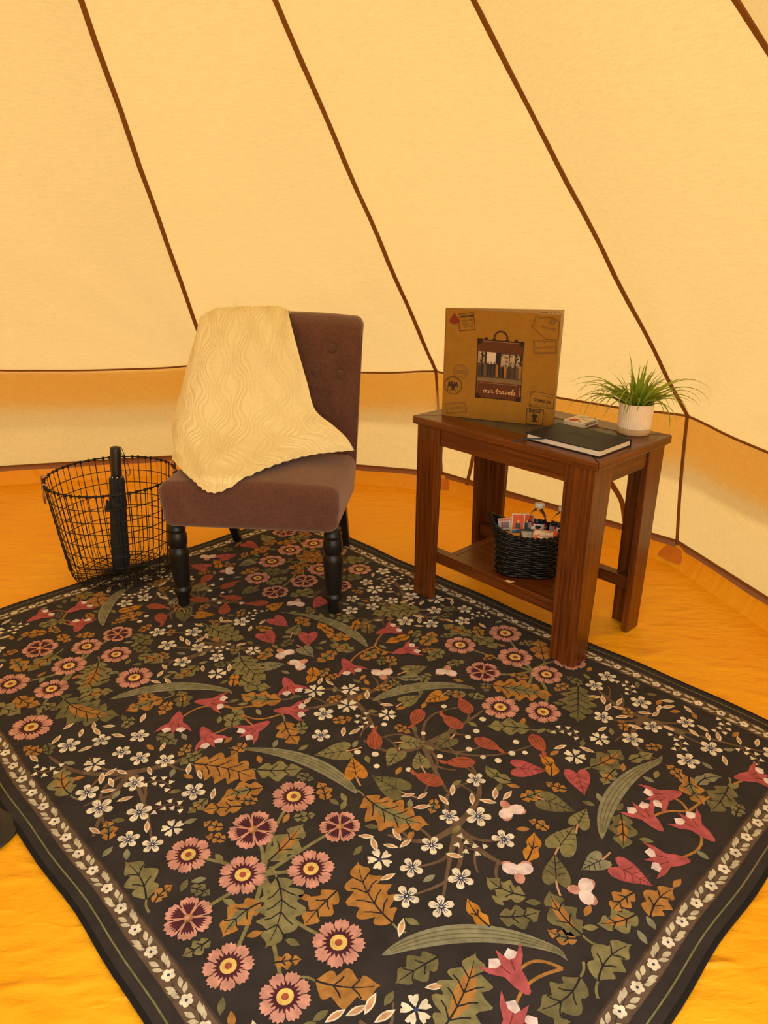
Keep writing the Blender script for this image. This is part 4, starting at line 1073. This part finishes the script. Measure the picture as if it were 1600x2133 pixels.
# the photograph pasted on the case: a wood, and a group standing in it
U0, V0, U1, V1 = .308, .364, .706, .637
ph = lambda a, b: P_(U0 + (U1 - U0) * a, V0 + (V1 - V0) * b)
fl.poly([ph(0, 0), ph(1, 0), ph(1, 1), ph(0, 1)], lin((86, 66, 46)), 3)
for (a0, a1, b0, b1, c) in ((.20, .40, .60, 1, (205, 185, 158)), (.52, .96, .55, .97, (168, 144, 112)), (.0, .16, .62, 1, (150, 126, 96)), (0, 1, 0, .16, (120, 96, 62)), (0, 1, .14, .34, (82, 62, 40))):
    fl.poly([ph(a0, b0), ph(a1, b0), ph(a1, b1), ph(a0, b1)], lin(c), 4)
r2 = random.Random(3)
for _ in range(90):
    a, b = r2.uniform(.02, .98), r2.uniform(.55, .98)
    if .21 < a < .39 and b > .62: continue
    fl.disc(*ph(a, b), r2.uniform(.0012, .0035), lin(r2.choice(((66, 52, 36), (196, 172, 138), (52, 40, 28), (120, 98, 70)))), 5, 6)
for a, w in ((.09, .010), (.17, .014), (.44, .026), (.49, .02), (.70, .008), (.84, .010), (.95, .012)): fl.line([ph(a, .3), ph(a + .01, 1)], w * .32, lin((46, 34, 24)), 6)
for k in range(15):
    a = .05 + .9 * k / 14 + r2.uniform(-.015, .015); t = .60 + r2.uniform(-.05, .06); c = lin(r2.choice(((44, 34, 30), (70, 54, 42), (96, 76, 54), (52, 44, 40), (150, 104, 50))))
    fl.poly([ph(a - .022, .18), ph(a + .022, .18), ph(a + .030, t - .10), ph(a + .016, t - .03), ph(a - .016, t - .03), ph(a - .030, t - .10)], c, 7)
    fl.disc(*ph(a, t), .0021, lin((150, 112, 86)), 8, 8); fl.disc(ph(a, t)[0], ph(a, t)[1] + .0009, .0020, lin((40, 28, 20)), 8, 8)
# flowing hand lettering
def script(word, x, y, s, c):
    G_ = {'o': [(.5, .5), (.2, .55), (.05, .25), (.25, 0), (.5, .12), (.52, .42), (.4, .55), (.6, .48), (.8, .42)], 'u': [(0, .42), (.12, .55), (.1, .15), (.28, 0), (.5, .2), (.55, .55), (.52, .15), (.65, 0), (.85, .2)],
          'r': [(0, .2), (.15, .55), (.22, .62), (.3, .5), (.5, .5), (.42, .15), (.55, 0), (.75, .2)], 't': [(0, .2), (.25, .6), (.38, 1.05), (.25, .4), (.28, .05), (.45, 0), (.65, .2)],
          'a': [(.55, .45), (.3, .56), (.06, .3), (.2, 0), (.45, .2), (.56, .52), (.5, .12), (.66, 0), (.85, .2)], 'v': [(0, .42), (.12, .55), (.22, .1), (.32, 0), (.5, .3), (.5, .55), (.62, .45), (.8, .46)],
          'e': [(0, .15), (.3, .25), (.45, .45), (.3, .56), (.1, .3), (.25, 0), (.45, .05), (.65, .22)], 'l': [(0, .15), (.3, .55), (.4, 1.05), (.26, 1.1), (.16, .5), (.25, 0), (.42, .04), (.55, .2)],
          's': [(0, .15), (.25, .5), (.3, .62), (.38, .35), (.4, .1), (.22, 0), (.08, .08)]}
    W_ = {'o': .66, 'u': .80, 'r': .68, 't': .56, 'a': .78, 'v': .70, 'e': .58, 'l': .46, 's': .5, ' ': .45}
    cx_ = x
    for chx in word:
        if chx in G_:
            P = catmull([(cx_ + (px_ + .18 * py_) * s, y + py_ * s, 0) for px_, py_ in G_[chx]], 5)
            fl.line([(p.x, p.y) for p in P], s * .10, c, 5)
            if chx == 't': fl.line([(cx_ + .12 * s, y + .72 * s), (cx_ + .66 * s, y + .78 * s)], s * .09, c, 5)
        cx_ += W_[chx] * s
script('our travels', .368 * AW, .262 * AH, .0142, lin((225, 180, 135)))
# other passport stamps
hx = [P_(.797, .974), P_(.941, .975), P_(.992, .945), P_(.992, .793), P_(.895, .789), P_(.769, .882)]
for i in range(6): fl.line([hx[i], hx[(i + 1) % 6]], .0011, ink, 2)
ring(fl, .935 * AW, .943 * AH, .0072, .0010, ink, 2); ring(fl, .935 * AW, .943 * AH, .0035, .0008, ink, 2, 16)
put_text(fl, '19-01-1987', .905 * AW, .885 * AH, .0095, ink2, 2, rad(-10)); fl.line([P_(.82, .962), P_(.88, .962)], .0012, ink2, 2)
for rr in (0.0, .010): rect_outline(fl, (.79 + rr) * AW, (.665 + rr) * AH, (.985 - rr) * AW, (.782 - rr) * AH, .0010, ink2, 2, rad(6))
put_text(fl, '13 OCT 2009', .888 * AW, .715 * AH, .0095, ink2, 2, rad(6)); put_text(fl, '*', .885 * AW, .752 * AH, .012, ink2, 2)
ring(fl, .150 * AW, .433 * AH, .0225, .0010, ink2, 2); ring(fl, .150 * AW, .433 * AH, .0150, .0007, ink2, 2)
for k in range(16):
    a = 2 * PI * k / 16; fl.line([(.150 * AW + .0170 * math.sin(a), .433 * AH + .0170 * math.cos(a)), (.150 * AW + .0205 * math.sin(a), .433 * AH + .0205 * math.cos(a))], .0014, ink2, 2)
for v in (.440, .430, .420): fl.line([P_(.115, v), P_(.185, v + .004)], .0012, ink2, 2)
ring(fl, .088 * AW, .300 * AH, .0275, .0014, ink, 2); ring(fl, .088 * AW, .300 * AH, .0255, .0006, ink2, 2)
for k in range(7): a = rad(48 - 96 * k / 6); put_text(fl, 'AUSTRIA'[k], .088 * AW - .0222 * math.sin(a), .300 * AH + .0222 * math.cos(a), .0062, ink, 2, a)
ex, ey = .088 * AW, .292 * AH                 # spread eagle emblem
fl.poly([(ex - .004, ey + .010), (ex, ey + .006), (ex + .004, ey + .010), (ex + .005, ey - .006), (ex, ey - .016), (ex - .005, ey - .006)], ink, 3)
for sg in (1, -1):
    fl.disc(ex + sg * .004, ey + .012, .0027, ink, 3, 8)
    for q in range(5): fl.line([(ex + sg * .004, ey + .004 - .001 * q), (ex + sg * (.012 + .001 * q), ey + .013 - .003 * q), (ex + sg * .0165, ey + .008 - .006 * q)], [.003, .0028, .0010], ink, 3)
    fl.line([(ex + sg * .003, ey - .008), (ex + sg * .010, ey - .015)], .0022, ink, 3)
for rr in (0.0, .010): rect_outline(fl, (.030 + rr) * AW, (.035 + rr) * AH, (.222 - rr) * AW, (.135 - rr) * AH, .0009, ink2, 2, rad(9))
put_text(fl, 'SECURITY', .126 * AW, .085 * AH, .0100, ink2, 2, rad(9))
cm = [P_(.796, .319), P_(.996, .296), P_(.994, .171), P_(.784, .172)]
for i in range(4): fl.line([cm[i], cm[(i + 1) % 4]], .0011, ink, 2)
put_text(fl, 'COMIS DE', .895 * AW, .232 * AH, .0115, ink, 2, rad(-6), 0, .0003); fl.disc(.81 * AW, .305 * AH, .0017, ink, 2); fl.disc(.80 * AW, .186 * AH, .0017, ink, 2)
fl.line([P_(.90, .285), P_(.985, .270)], .001, ink2, 2); fl.line([P_(.82, .190), P_(.95, .185)], .001, ink2, 2)
rect_outline(fl, .768 * AW, .004 * AH, .912 * AW, .150 * AH, .0020, ink, 2, rad(-1)); put_text(fl, 'INDIA', .838 * AW, .128 * AH, .0128, ink, 2, 0, 0, .0005)
fl.disc(.838 * AW, .085 * AH, .0090, ink, 3, 14, .0065); fl.poly([P_(.818, .065), P_(.858, .065), P_(.848, .040), P_(.828, .040)], ink, 3); prect(.812, .028, .866, .040, ink, 3)
for u in (.800, .876): fl.line([P_(u, .01), P_(u, .10)], .0009, ink2, 2)
fl.line([P_(.925, .140), P_(.935, .01)], .0015, ink2, 2)
cp = fl.build('cover_print', PA, fc, rot=(PI / 2, 0, 0))
for v in cp.data.vertices: v.co.z -= twist(v.co.x, v.co.y)
f2 = Flat(z0=0.0020); ring(f2, .905 * AW, .955 * AH, .0085, .001, ink2, 1); ring(f2, .905 * AW, .955 * AH, .0045, .0007, ink2, 1, 16); f2.line([P_(.80, .975), P_(.86, .974)], .0012, ink2, 1); f2.line([P_(.935, .985), P_(.985, .95)], .001, ink2, 1)
f2.build('lining_print', PA, bk, rot=(PI / 2, 0, 0))

# ------------------------------------------------------------------ notebook
NV = mat('navy_leatherette', (0.016, 0.017, 0.022), spec=0.22, rough=0.5, noise=0.2, nscale=200, bump=0.25, bscale=500)
PG = mat('page_edges', (0.80, 0.66, 0.50), rough=0.9, noise=0.08, nscale=6, stretch=(1, 1, 160))
RBN = mat('navy_ribbon', (0.025, 0.045, 0.095), rough=0.5)
nb = thing('notebook', 'navy hardcover notebook with cream pages and blue ribbon marker on the table', 'notebook', tw(-0.255, 0.040, TH_ + 0.0004), TR)
NW, ND = 0.232, 0.158
def cover(z0, z1, lift):
    V, F = [], []; n_ = 16
    for z in (z0, z1):
        for j in range(5):
            for i in range(n_ + 1):
                x = NW * i / n_; y = ND * j / 4
                V.append((x, y, z + lift * math.sin(PI * (x / NW)) * (1 - y / ND) ** 2))
    m2 = (n_ + 1) * 5
    for j in range(4):
        for i in range(n_):
            a = j * (n_ + 1) + i; F.append((a + n_ + 1, a + n_ + 2, a + 1, a)); F.append((m2 + a, m2 + a + 1, m2 + a + n_ + 2, m2 + a + n_ + 1))
    per = [i for i in range(n_ + 1)] + [(j + 1) * (n_ + 1) + n_ for j in range(4)] + [4 * (n_ + 1) + n_ - 1 - i for i in range(n_)] + [(3 - j) * (n_ + 1) for j in range(3)]
    for i in range(len(per)): F.append((per[i], per[(i + 1) % len(per)], m2 + per[(i + 1) % len(per)], m2 + per[i]))
    return V, F
for z0, z1, l_ in ((0.0, 0.0024, 0.0), (0.0172, 0.0196, -0.0018)):
    V, F = cover(z0, z1, l_); obj('cover', V, F, NV, nb)
box('spine', 0.0, NW, ND - 0.0008, ND + 0.0016, 0.0, 0.0196, NV, nb, 0.0007)
box('page_block', 0.004, NW - 0.004, 0.004, ND - 0.001, 0.0024, 0.0153, PG, nb)
f3 = Flat(z0=0.0197 - 0.0002); rect_outline(f3, .085, .082, .150, .097, .0010, (0.008, 0.009, 0.012), 1); f3.line([(.090, .0895), (.145, .0895)], .002, (0.009, 0.010, 0.013), 1)
f3.build('embossing', print_mat('emboss', 0.5, 0.05), nb)
strip('ribbon', catmull([(0.060, 0.030, 0.0166), (0.062, 0.004, 0.0160), (0.055, -0.002, 0.0135), (0.040, -0.006, 0.0110), (0.018, -0.018, 0.0085), (-0.004, -0.034, 0.0018), (-0.012, -0.039, 0.0012)], 5), [(0, -0.35, 1)] * 31, 0.0065, 0.0006, RBN, nb)

# ------------------------------------------------------------------ pack of cards
CB = mat('white_card', (0.80, 0.68, 0.50), rough=0.5, noise=0.04, nscale=30)
cd = thing('card_pack', 'small white pack of playing cards with a red mark between notebook and plant', 'card pack', tw(-0.272, 0.249, TH_ + 0.0002), TR)
body = box('carton', 0, 0.064, 0, 0.089, 0, 0.0175, CB, cd, 0.0012)
f4 = Flat(z0=0.0177, dz=0.0001)
f4.poly([(.004, .012), (.030, .006), (.040, .030), (.030, .034), (.012, .026)], lin((205, 62, 48)), 1)
f4.poly([(.012, .004), (.026, .004), (.020, .010)], lin((110, 110, 90)), 1); f4.poly([(.040, .008), (.056, .006), (.050, .014)], lin((90, 92, 96)), 1)
for (a, b, c_, d_) in ((.012, .070, .048, .072), (.010, .060, .040, .061), (.030, .078, .056, .079), (.020, .052, .036, .053), (.038, .040, .058, .041), (.008, .038, .018, .039)): f4.line([(a, b), (c_, d_)], .0018, lin((88, 72, 60)), 1)
f4.disc(.056, .086 - .006, .004, lin((120, 80, 60)), 1)
f4.build('top_print', PA, body)
f5 = Flat(z0=0.0002); f5.line([(.020, .006), (.038, .009), (.052, .007)], .0035, lin((60, 44, 40)), 1); f5.line([(.056, .007), (.074, .010)], .0030, lin((60, 44, 40)), 1); f5.line([(.022, .012), (.070, .014)], .0012, lin((120, 90, 80)), 1)
f5.build('side_print', PA, body, loc=(0.064, 0, 0), rot=(PI / 2, 0, PI / 2))

# ------------------------------------------------------------------ potted plant
POT = mat('cream_stoneware', (0.84, 0.68, 0.47), rough=0.55, noise=0.04, nscale=30); POTB = mat('tan_band', (0.52, 0.33, 0.165), rough=0.7, noise=0.08, nscale=50)
SOIL = mat('dark_soil', (0.02, 0.014, 0.01), rough=1.0, noise=0.4, nscale=120, bump=1.0, bscale=200)
pp = thing('potted_plant', 'small grassy green houseplant in a ribbed cream pot on the table corner', 'plant', (0.7125, 2.040, TH_ + 0.0003))
lathe('pot_base', [(0.0, 0), (0.0445, 0), (0.0455, 0.002), (0.0462, 0.0165), (0.0, 0.0165)], POTB, pp, 64)
prof = [(0.0, 0.0166), (0.0462, 0.0166), (0.0463, 0.020), (0.0475, 0.082), (0.0475, 0.0865), (0.0465, 0.088), (0.0452, 0.0865), (0.0448, 0.070), (0.0, 0.070)]
lathe('pot', prof, POT, pp, 276, lambda a, z: 1 - (0.034 * (0.5 + 0.5 * math.cos(46 * a)) ** 2 if 0.021 < z < 0.0835 or z == 0.082 or z == 0.020 else 0))
lathe('soil', [(0.0, 0.0702), (0.0445, 0.0702), (0.03, 0.0745), (0.0, 0.076)], SOIL, pp, 32)
LEAF = bpy.data.materials.new('grass_leaf'); LEAF.use_nodes = True; nt = LEAF.node_tree; b_ = nt.nodes['Principled BSDF']
b_.inputs['Roughness'].default_value = 0.42
tc = nt.nodes.new('ShaderNodeTexCoord'); oi = nt.nodes.new('ShaderNodeObjectInfo'); rp = nt.nodes.new('ShaderNodeValToRGB')
rp.color_ramp.elements[0].color = (0.100, 0.180, 0.012, 1); rp.color_ramp.elements[1].color = (0.36, 0.46, 0.050, 1)
nt.links.new(oi.outputs['Random'], rp.inputs['Fac']); nt.links.new(rp.outputs[0], b_.inputs['Base Color'])
tl_ = nt.nodes.new('ShaderNodeBsdfTranslucent'); tl_.inputs['Color'].default_value = (0.36, 0.46, 0.05, 1); mxs = nt.nodes.new('ShaderNodeMixShader'); mxs.inputs[0].default_value = 0.32
nt.links.new(b_.outputs[0], mxs.inputs[1]); nt.links.new(tl_.outputs[0], mxs.inputs[2]); nt.links.new(mxs.outputs[0], nt.nodes['Material Output'].inputs[0])
rl = random.Random(21)
def grass_leaf(az, L, e0, curl, w, r0):
    """arching blade: e0 start elevation, curl how far it turns over"""
    n_ = 12; p = Vector((r0 * math.cos(az), r0 * math.sin(az), 0.073)); V = []; el = e0
    side = Vector((-math.sin(az), math.cos(az), 0)); yaw = rl.uniform(-.25, .25)
    for i in range(n_ + 1):
        t = i / n_; az2 = az + yaw * t
        d = Vector((math.cos(el) * math.cos(az2), math.cos(el) * math.sin(az2), math.sin(el)))
        nn = side.cross(d).normalized(); 
        if nn.z < 0 and el < 1.2: nn = -nn
        ww = w * (0.55 + 0.45 * math.sin(PI * min(1, t * 1.5 + 0.1))) * (1 - t ** 2.2) + 0.0003
        V += [p + side * ww - nn * (-ww * 0.35), p - nn * ww * 0.15, p - side * ww + nn * ww * 0.35]
        p = p + d * (L / n_); el -= curl / n_ * (0.4 + 1.2 * t)
        if p.z < 0.004: p.z = 0.004
    F = []
    for i in range(n_):
        a = i * 3; F += [(a, a + 1, a + 4, a + 3), (a + 1, a + 2, a + 5, a + 4)]
    obj('leaf', V, F, LEAF, pp, True)
for k in range(66):
    az = k * 2.39996 + rl.uniform(-.3, .3); u = rl.random()
    if k < 20: grass_leaf(az, rl.uniform(0.09, 0.14), rl.uniform(1.15, 1.5), rl.uniform(0.3, 1.3), rl.uniform(0.0050, 0.0078), rl.uniform(0.0, 0.022))
    else: grass_leaf(az, rl.uniform(0.12, 0.205), rl.uniform(0.60, 1.15), rl.uniform(1.7, 3.0), rl.uniform(0.0046, 0.0070), rl.uniform(0.008, 0.034))
for az, L, e0, cu in ((PI * 1.02, 0.215, 1.0, 1.9), (PI * 0.95, 0.19, 0.85, 1.6), (-0.05, 0.22, 1.0, 2.2), (0.35, 0.20, 0.85, 1.5), (-0.35, 0.21, 0.95, 2.4), (1.9, 0.150, 1.45, 0.5), (PI * 1.2, 0.18, 0.8, 2.3)):
    grass_leaf(az, L, e0, cu, 0.0068, 0.02)

# ------------------------------------------------------------------ wicker basket on the shelf
WK = mat('black_wicker', (0.0075, 0.0052, 0.0040), rough=0.34, spec=0.3, noise=0.4, nscale=60)
WKI = mat('dark_liner', (0.016, 0.012, 0.009), rough=0.9)
kb = thing('wicker_basket', 'small oval black wicker basket of snacks on the table shelf', 'basket', (0.440, 2.048, SH - 0.0005), rad(-9))
kbx, kby = 0.094, 0.064
def wk_r(th, f):
    q_ = (abs(math.cos(th)) ** 3 + abs(math.sin(th)) ** 3) ** (-1 / 3)      # rounded-square outline
    a_, b_ = wk_e(th, f); return a_ * q_, b_ * q_
def wk_e(th, f): g_ = 0.97 + 0.10 * f + 0.20 * max(0, f - 0.55) * 2.2 * max(0, -math.cos(th)) ** 3; return kbx * g_, kby * (0.95 + 0.10 * f)
def wk_h(th): return 0.128 + 0.046 * max(0, math.cos(th + PI)) ** 3 + 0.02 * max(0, math.cos(th)) ** 4
NP = 120; ROWS = 17
for r in range(ROWS):
    f = (r + 0.5) / ROWS; pts = []
    for i in range(NP):
        th = 2 * PI * i / NP; rx, ry = wk_r(th, f); wv = 0.0026 * math.cos(12 * th + (PI if r % 2 else 0))
        pts.append(((rx + wv) * math.cos(th), (ry + wv) * math.sin(th), 0.004 + wk_h(th) * f + 0.001 * math.sin(7 * th + r)))
    tube('weaver', pts, 0.0034, WK, kb, 6, True)
for k in range(24):
    th = 2 * PI * k / 24
    tube('stake', [(wk_r(th, f)[0] * math.cos(th), wk_r(th, f)[1] * math.sin(th), 0.002 + wk_h(th) * f) for f in (0, .25, .5, .75, 1.0)], 0.0022, WK, kb, 6)
for ph_ in (0.0, PI):
    pts = []
    for i in range(NP):
        th = 2 * PI * i / NP; rx, ry = wk_r(th, 1.0); wv = 0.004 * math.cos(20 * th + ph_); wz = 0.003 * math.sin(20 * th + ph_)
        pts.append(((rx + wv) * math.cos(th), (ry + wv) * math.sin(th), 0.006 + wk_h(th) + wz))
    tube('rim_braid', pts, 0.0036, WK, kb, 6, True)
V, F = [], []
for f in (0.0, 0.5, 0.97):
    for i in range(48):
        th = 2 * PI * i / 48; rx, ry = wk_r(th, f); V.append(((rx - .003) * math.cos(th), (ry - .003) * math.sin(th), 0.004 + wk_h(th) * f))
for j in range(2):
    for i in range(48): F.append((j * 48 + i, j * 48 + (i + 1) % 48, (j + 1) * 48 + (i + 1) % 48, (j + 1) * 48 + i))
F.append(tuple(range(48))[::-1])
obj('liner', V, F, WKI, kb, True)
KB = Vector((0.440, 2.048, SH)); kx = Vector((math.cos(rad(-9)), math.sin(rad(-9)), 0)); ky = Vector((-math.sin(rad(-9)), math.cos(rad(-9)), 0))
def kw(x, y, z): return KB + kx * x + ky * y + Vector((0, 0, z))

# water bottles
PET = bpy.data.materials.new('clear_plastic'); PET.use_nodes = True; b_ = PET.node_tree.nodes['Principled BSDF']
b_.inputs['Base Color'].default_value = (0.97, 0.97, 0.95, 1); b_.inputs['Roughness'].default_value = 0.05; b_.inputs['Transmission Weight'].default_value = 1.0; b_.inputs['IOR'].default_value = 1.25
CAPM = mat('white_cap', (0.78, 0.72, 0.62), rough=0.4); LBL = print_mat('packet_print', 0.45, 0.05)
NAVY = lin((32, 34, 62)); RED = lin((186, 36, 42)); WHT = lin((236, 226, 214))
def bottle(x, y, tilt, label):
    t = thing('water_bottle', label, 'bottle', kw(x, y, 0.030), rad(-9), 'water bottles in the wicker basket'); t.rotation_euler = (tilt[0], tilt[1], rad(-9))
    pr = [(0.0, 0.0), (0.026, 0.0), (0.0285, 0.004), (0.029, 0.02)] + [(0.029 - (0.0012 if k % 2 else 0), 0.025 + 0.008 * k) for k in range(10)] + [(0.029, 0.124), (0.0270, 0.136), (0.0205, 0.149), (0.0140, 0.157), (0.0122, 0.160), (0.0122, 0.168), (0.0, 0.168)]
    lathe('bottle_body', pr, PET, t, 40)
    lathe('cap', [(0.0, 0.1635), (0.0148, 0.1635), (0.0148, 0.1765), (0.0140, 0.1785), (0.0, 0.1785)], CAPM, t, 40, lambda a, z: 1 + (0.02 * math.cos(30 * a) if 0.164 < z < 0.1775 else 0))
    # wrapped label: striped, with a white panel and dark lettering
    r, z0, z1 = 0.0298, 0.080, 0.122
    def cyl(a0, a1, h0, h1, c, lay, n_=6):
        rr = r + 0.00012 * lay
        for q in range(n_):
            p0, p1 = a0 + (a1 - a0) * q / n_, a0 + (a1 - a0) * (q + 1) / n_; b0 = len(LV)
            for a_, z_ in ((p0, h0), (p1, h0), (p1, h1), (p0, h1)): LV.append((rr * math.sin(a_), -rr * math.cos(a_), z_))
            LF.append((b0, b0 + 1, b0 + 2, b0 + 3)); LC.append(c)
    LV, LF, LC = [], [], []
    cyl(-PI, PI, z0, z1, NAVY, 0, 48)
    for k in range(9): cyl(-1.5 + 0.12 * k, -1.44 + 0.12 * k, z0 + 0.004 + 0.003 * (k % 3), z1 - 0.003 - 0.004 * (k % 2), WHT, 1, 1)
    cyl(0.75, 1.8, z0, z1, RED, 1, 8); cyl(0.85, 1.6, z0 + 0.008, z0 + 0.015, WHT, 2); cyl(0.85, 1.6, z0 + 0.024, z0 + 0.031, WHT, 2); cyl(-0.62, -0.40, z1 - 0.012, z1 - 0.002, RED, 2, 2)
    cyl(-0.62, 0.78, z0 + 0.004, z1 - 0.004, WHT, 1, 8)
    cyl(-0.22, 0.36, z1 - 0.016, z1 - 0.008, (0.02, 0.02, 0.025), 3); cyl(-0.10, 0.24, z1 - 0.020, z1 - 0.016, (0.02, 0.02, 0.025), 3)
    cyl(-0.28, 0.34, z0 + 0.0145, z0 + 0.018, (0.05, 0.04, 0.06), 3); cyl(-0.34, 0.40, z0 + 0.009, z0 + 0.0115, (0.25, 0.10, 0.12), 3)
    me = mesh('bottle_label', LV, LF); ca = me.color_attributes.new('Col', 'FLOAT_COLOR', 'CORNER')
    for p in me.polygons:
        for li in p.loop_indices: ca.data[li].color = (*LC[p.index], 1)
    link('bottle_label', me, LBL, t)
bottle(0.017, 0.022, (rad(-10), rad(4), 0), 'clear water bottle with white cap beside the orange tea packets in the wicker basket')
bottle(0.078, 0.006, (rad(-9), rad(7), 0), 'clear water bottle with white cap against the table leg in the wicker basket')

def packet(name, label, cat, pos, rot, w, h, t, colors, bulge=0.0, marks=None, text=None, group=None):
    """flat wrapped packet: local x wide, z high, front facing -y; colors = bands from bottom to top"""
    root = thing(name, label, cat, pos, 0, group); root.rotation_euler = rot
    V, F = [], []; nx_, nz_ = 10, 8
    for s in (-1, 1):
        for j in range(nz_ + 1):
            for i in range(nx_ + 1):
                a, b = i / nx_, j / nz_; bl = (t / 2) * 0.25 + (t / 2 + bulge) * (math.sin(PI * a) * math.sin(PI * b)) ** 0.5
                V.append(((a - .5) * w, s * bl, b * h))
    m2 = (nx_ + 1) * (nz_ + 1)
    for j in range(nz_):
        for i in range(nx_):
            a = j * (nx_ + 1) + i; F.append((a, a + 1, a + nx_ + 2, a + nx_ + 1)); F.append((m2 + a, m2 + a + nx_ + 1, m2 + a + nx_ + 2, m2 + a + 1))
    per = [i for i in range(nx_ + 1)] + [(j + 1) * (nx_ + 1) + nx_ for j in range(nz_)] + [nz_ * (nx_ + 1) + nx_ - 1 - i for i in range(nx_)] + [(nz_ - 1 - j) * (nx_ + 1) for j in range(nz_ - 1)]
    for i in range(len(per)): F.append((per[(i + 1) % len(per)], per[i], m2 + per[i], m2 + per[(i + 1) % len(per)]))
    me = mesh('wrapper', V, F, True); ca = me.color_attributes.new('Col', 'FLOAT_COLOR', 'CORNER')
    for p in me.polygons:
        b = sum(me.vertices[i].co.z for i in p.vertices) / len(p.vertices) / h; ax = abs(sum(me.vertices[i].co.x for i in p.vertices) / len(p.vertices)) / w
        c = colors[min(len(colors) - 1, int(b * len(colors)))]
        for li in p.loop_indices: ca.data[li].color = (*c, 1)
    wr_ = link('wrapper', me, LBL, root)
    f_ = Flat(z0=t / 2 + bulge + 0.0004, dz=0.0002)
    if marks:
        for (x0, y0, x1, y1, c, l_) in marks: f_.poly([(x0 * w, y0 * h), (x1 * w, y0 * h), (x1 * w, y1 * h), (x0 * w, y1 * h)], c, l_)
    if text:
        for (body_, x, y, s, c) in text: put_text(f_, body_, x * w, y * h, s, c, 4, 0, 0.3)
    if f_.V: f_.build('packet_print', LBL, root, rot=(PI / 2, 0, 0))
    return root
ORG = lin((212, 88, 38)); TEAL = lin((72, 128, 146)); CRM = lin((222, 196, 156)); BRN = lin((70, 32, 28)); OR2 = lin((214, 128, 34))
tea = [(-.5, 0, .5, 1, CRM, 1), (-.42, .36, .42, .96, ORG, 2), (-.42, .03, .42, .34, TEAL, 2), (-.18, .40, .18, .62, lin((60, 74, 70)), 3), (-.10, .62, .10, .72, lin((235, 160, 60)), 3)]
packet('tea_packet', 'orange and blue tea packet standing upright, nearest the water bottles', 'packet', kw(-0.034, 0.006, 0.104), (rad(-16), rad(2), rad(-4)), 0.040, 0.075, 0.004, [CRM], 0, tea, None, 'tea packets in the wicker basket')
packet('tea_packet', 'orange and blue tea packet leaning over, half behind the upright one', 'packet', kw(-0.015, 0.020, 0.104), (rad(-16), rad(14), rad(-4)), 0.038, 0.072, 0.004, [CRM], 0, tea, None, 'tea packets in the wicker basket')
packet('cocoa_sachet', 'pale sachet with a dark brown panel at the basket end', 'packet', kw(-0.068, 0.004, 0.092), (rad(-14), rad(-3), rad(4)), 0.040, 0.072, 0.006, [CRM], 0,
       [(-.5, 0, .5, 1, lin((205, 186, 168)), 1), (-.2, .02, .34, .5, BRN, 2), (-.3, .56, .3, .84, lin((150, 110, 104)), 2), (-.44, .88, .44, .98, lin((214, 110, 60)), 2)])
packet('snack_bag', 'blue snack bag lying under the water bottles', 'packet', kw(0.010, -0.030, 0.100), (rad(-58), 0, rad(-6)), 0.090, 0.060, 0.010, [lin((58, 84, 104)), lin((74, 100, 116))], 0.004)
packet('crumpled_wrapper', 'crumpled pale wrapper with crimped ends, left of the lettered bar', 'packet', kw(0.004, -0.048, 0.112), (rad(-40), rad(6), rad(5)), 0.050, 0.038, 0.010, [lin((205, 190, 160)), lin((186, 172, 144))], 0.005,
       [(-.3, .3, .2, .42, lin((120, 100, 80)), 1), (-.2, .5, .3, .6, lin((130, 112, 90)), 1)])
packet('snack_bar', 'orange and white bar lettered Probiotic at the basket rim', 'packet', kw(0.045, -0.056, 0.124), (rad(-22), rad(7), rad(2)), 0.072, 0.036, 0.008, [lin((206, 96, 34)), CRM, CRM, lin((200, 130, 84))], 0.003,
       [(-.47, .12, .47, .9, CRM, 1), (-.22, .78, .22, .83, lin((160, 96, 62)), 2), (-.47, .10, -.34, .5, ORG, 2), (.30, .5, .47, .95, ORG, 2)], [('Probiotic', 0.0, .46, .0150, lin((168, 72, 36)))])
packet('fruit_chew', 'small round-edged orange sweet packet in front of the tea', 'packet', kw(-0.040, -0.046, 0.114), (rad(-25), 0, 0), 0.030, 0.026, 0.010, [OR2, lin((226, 146, 44))], 0.004, [(-.3, .3, -.05, .5, lin((90, 52, 20)), 1), (.05, .55, .35, .7, lin((110, 60, 20)), 1)])
packet('sweet_wrapper', 'tiny folded orange wrapper beside the round-edged sweet packet', 'packet', kw(-0.066, -0.036, 0.114), (rad(-20), rad(25), 0), 0.022, 0.026, 0.004, [lin((190, 92, 34)), lin((214, 140, 70))])
# a torn scrap of paper on the shelf
sc_ = Flat(z0=0.0); TAG = mat('paper_scrap', (0.80, 0.55, 0.24), rough=0.8, noise=0.05)
p0 = Vector((0.377, 1.972, SH + 0.0004))
scrap = thing('paper_scrap', 'torn yellowish paper scrap on the shelf in front of the wicker basket', 'paper', p0, rad(-20))
hexa('paper', [(-.014, -.002, 0), (.004, -.010, 0), (.017, .002, 0), (-.006, .006, 0)], [(-.014, -.002, .0006), (.004, -.010, .0006), (.017, .002, .0008), (-.006, .006, .0008)], TAG, scrap)
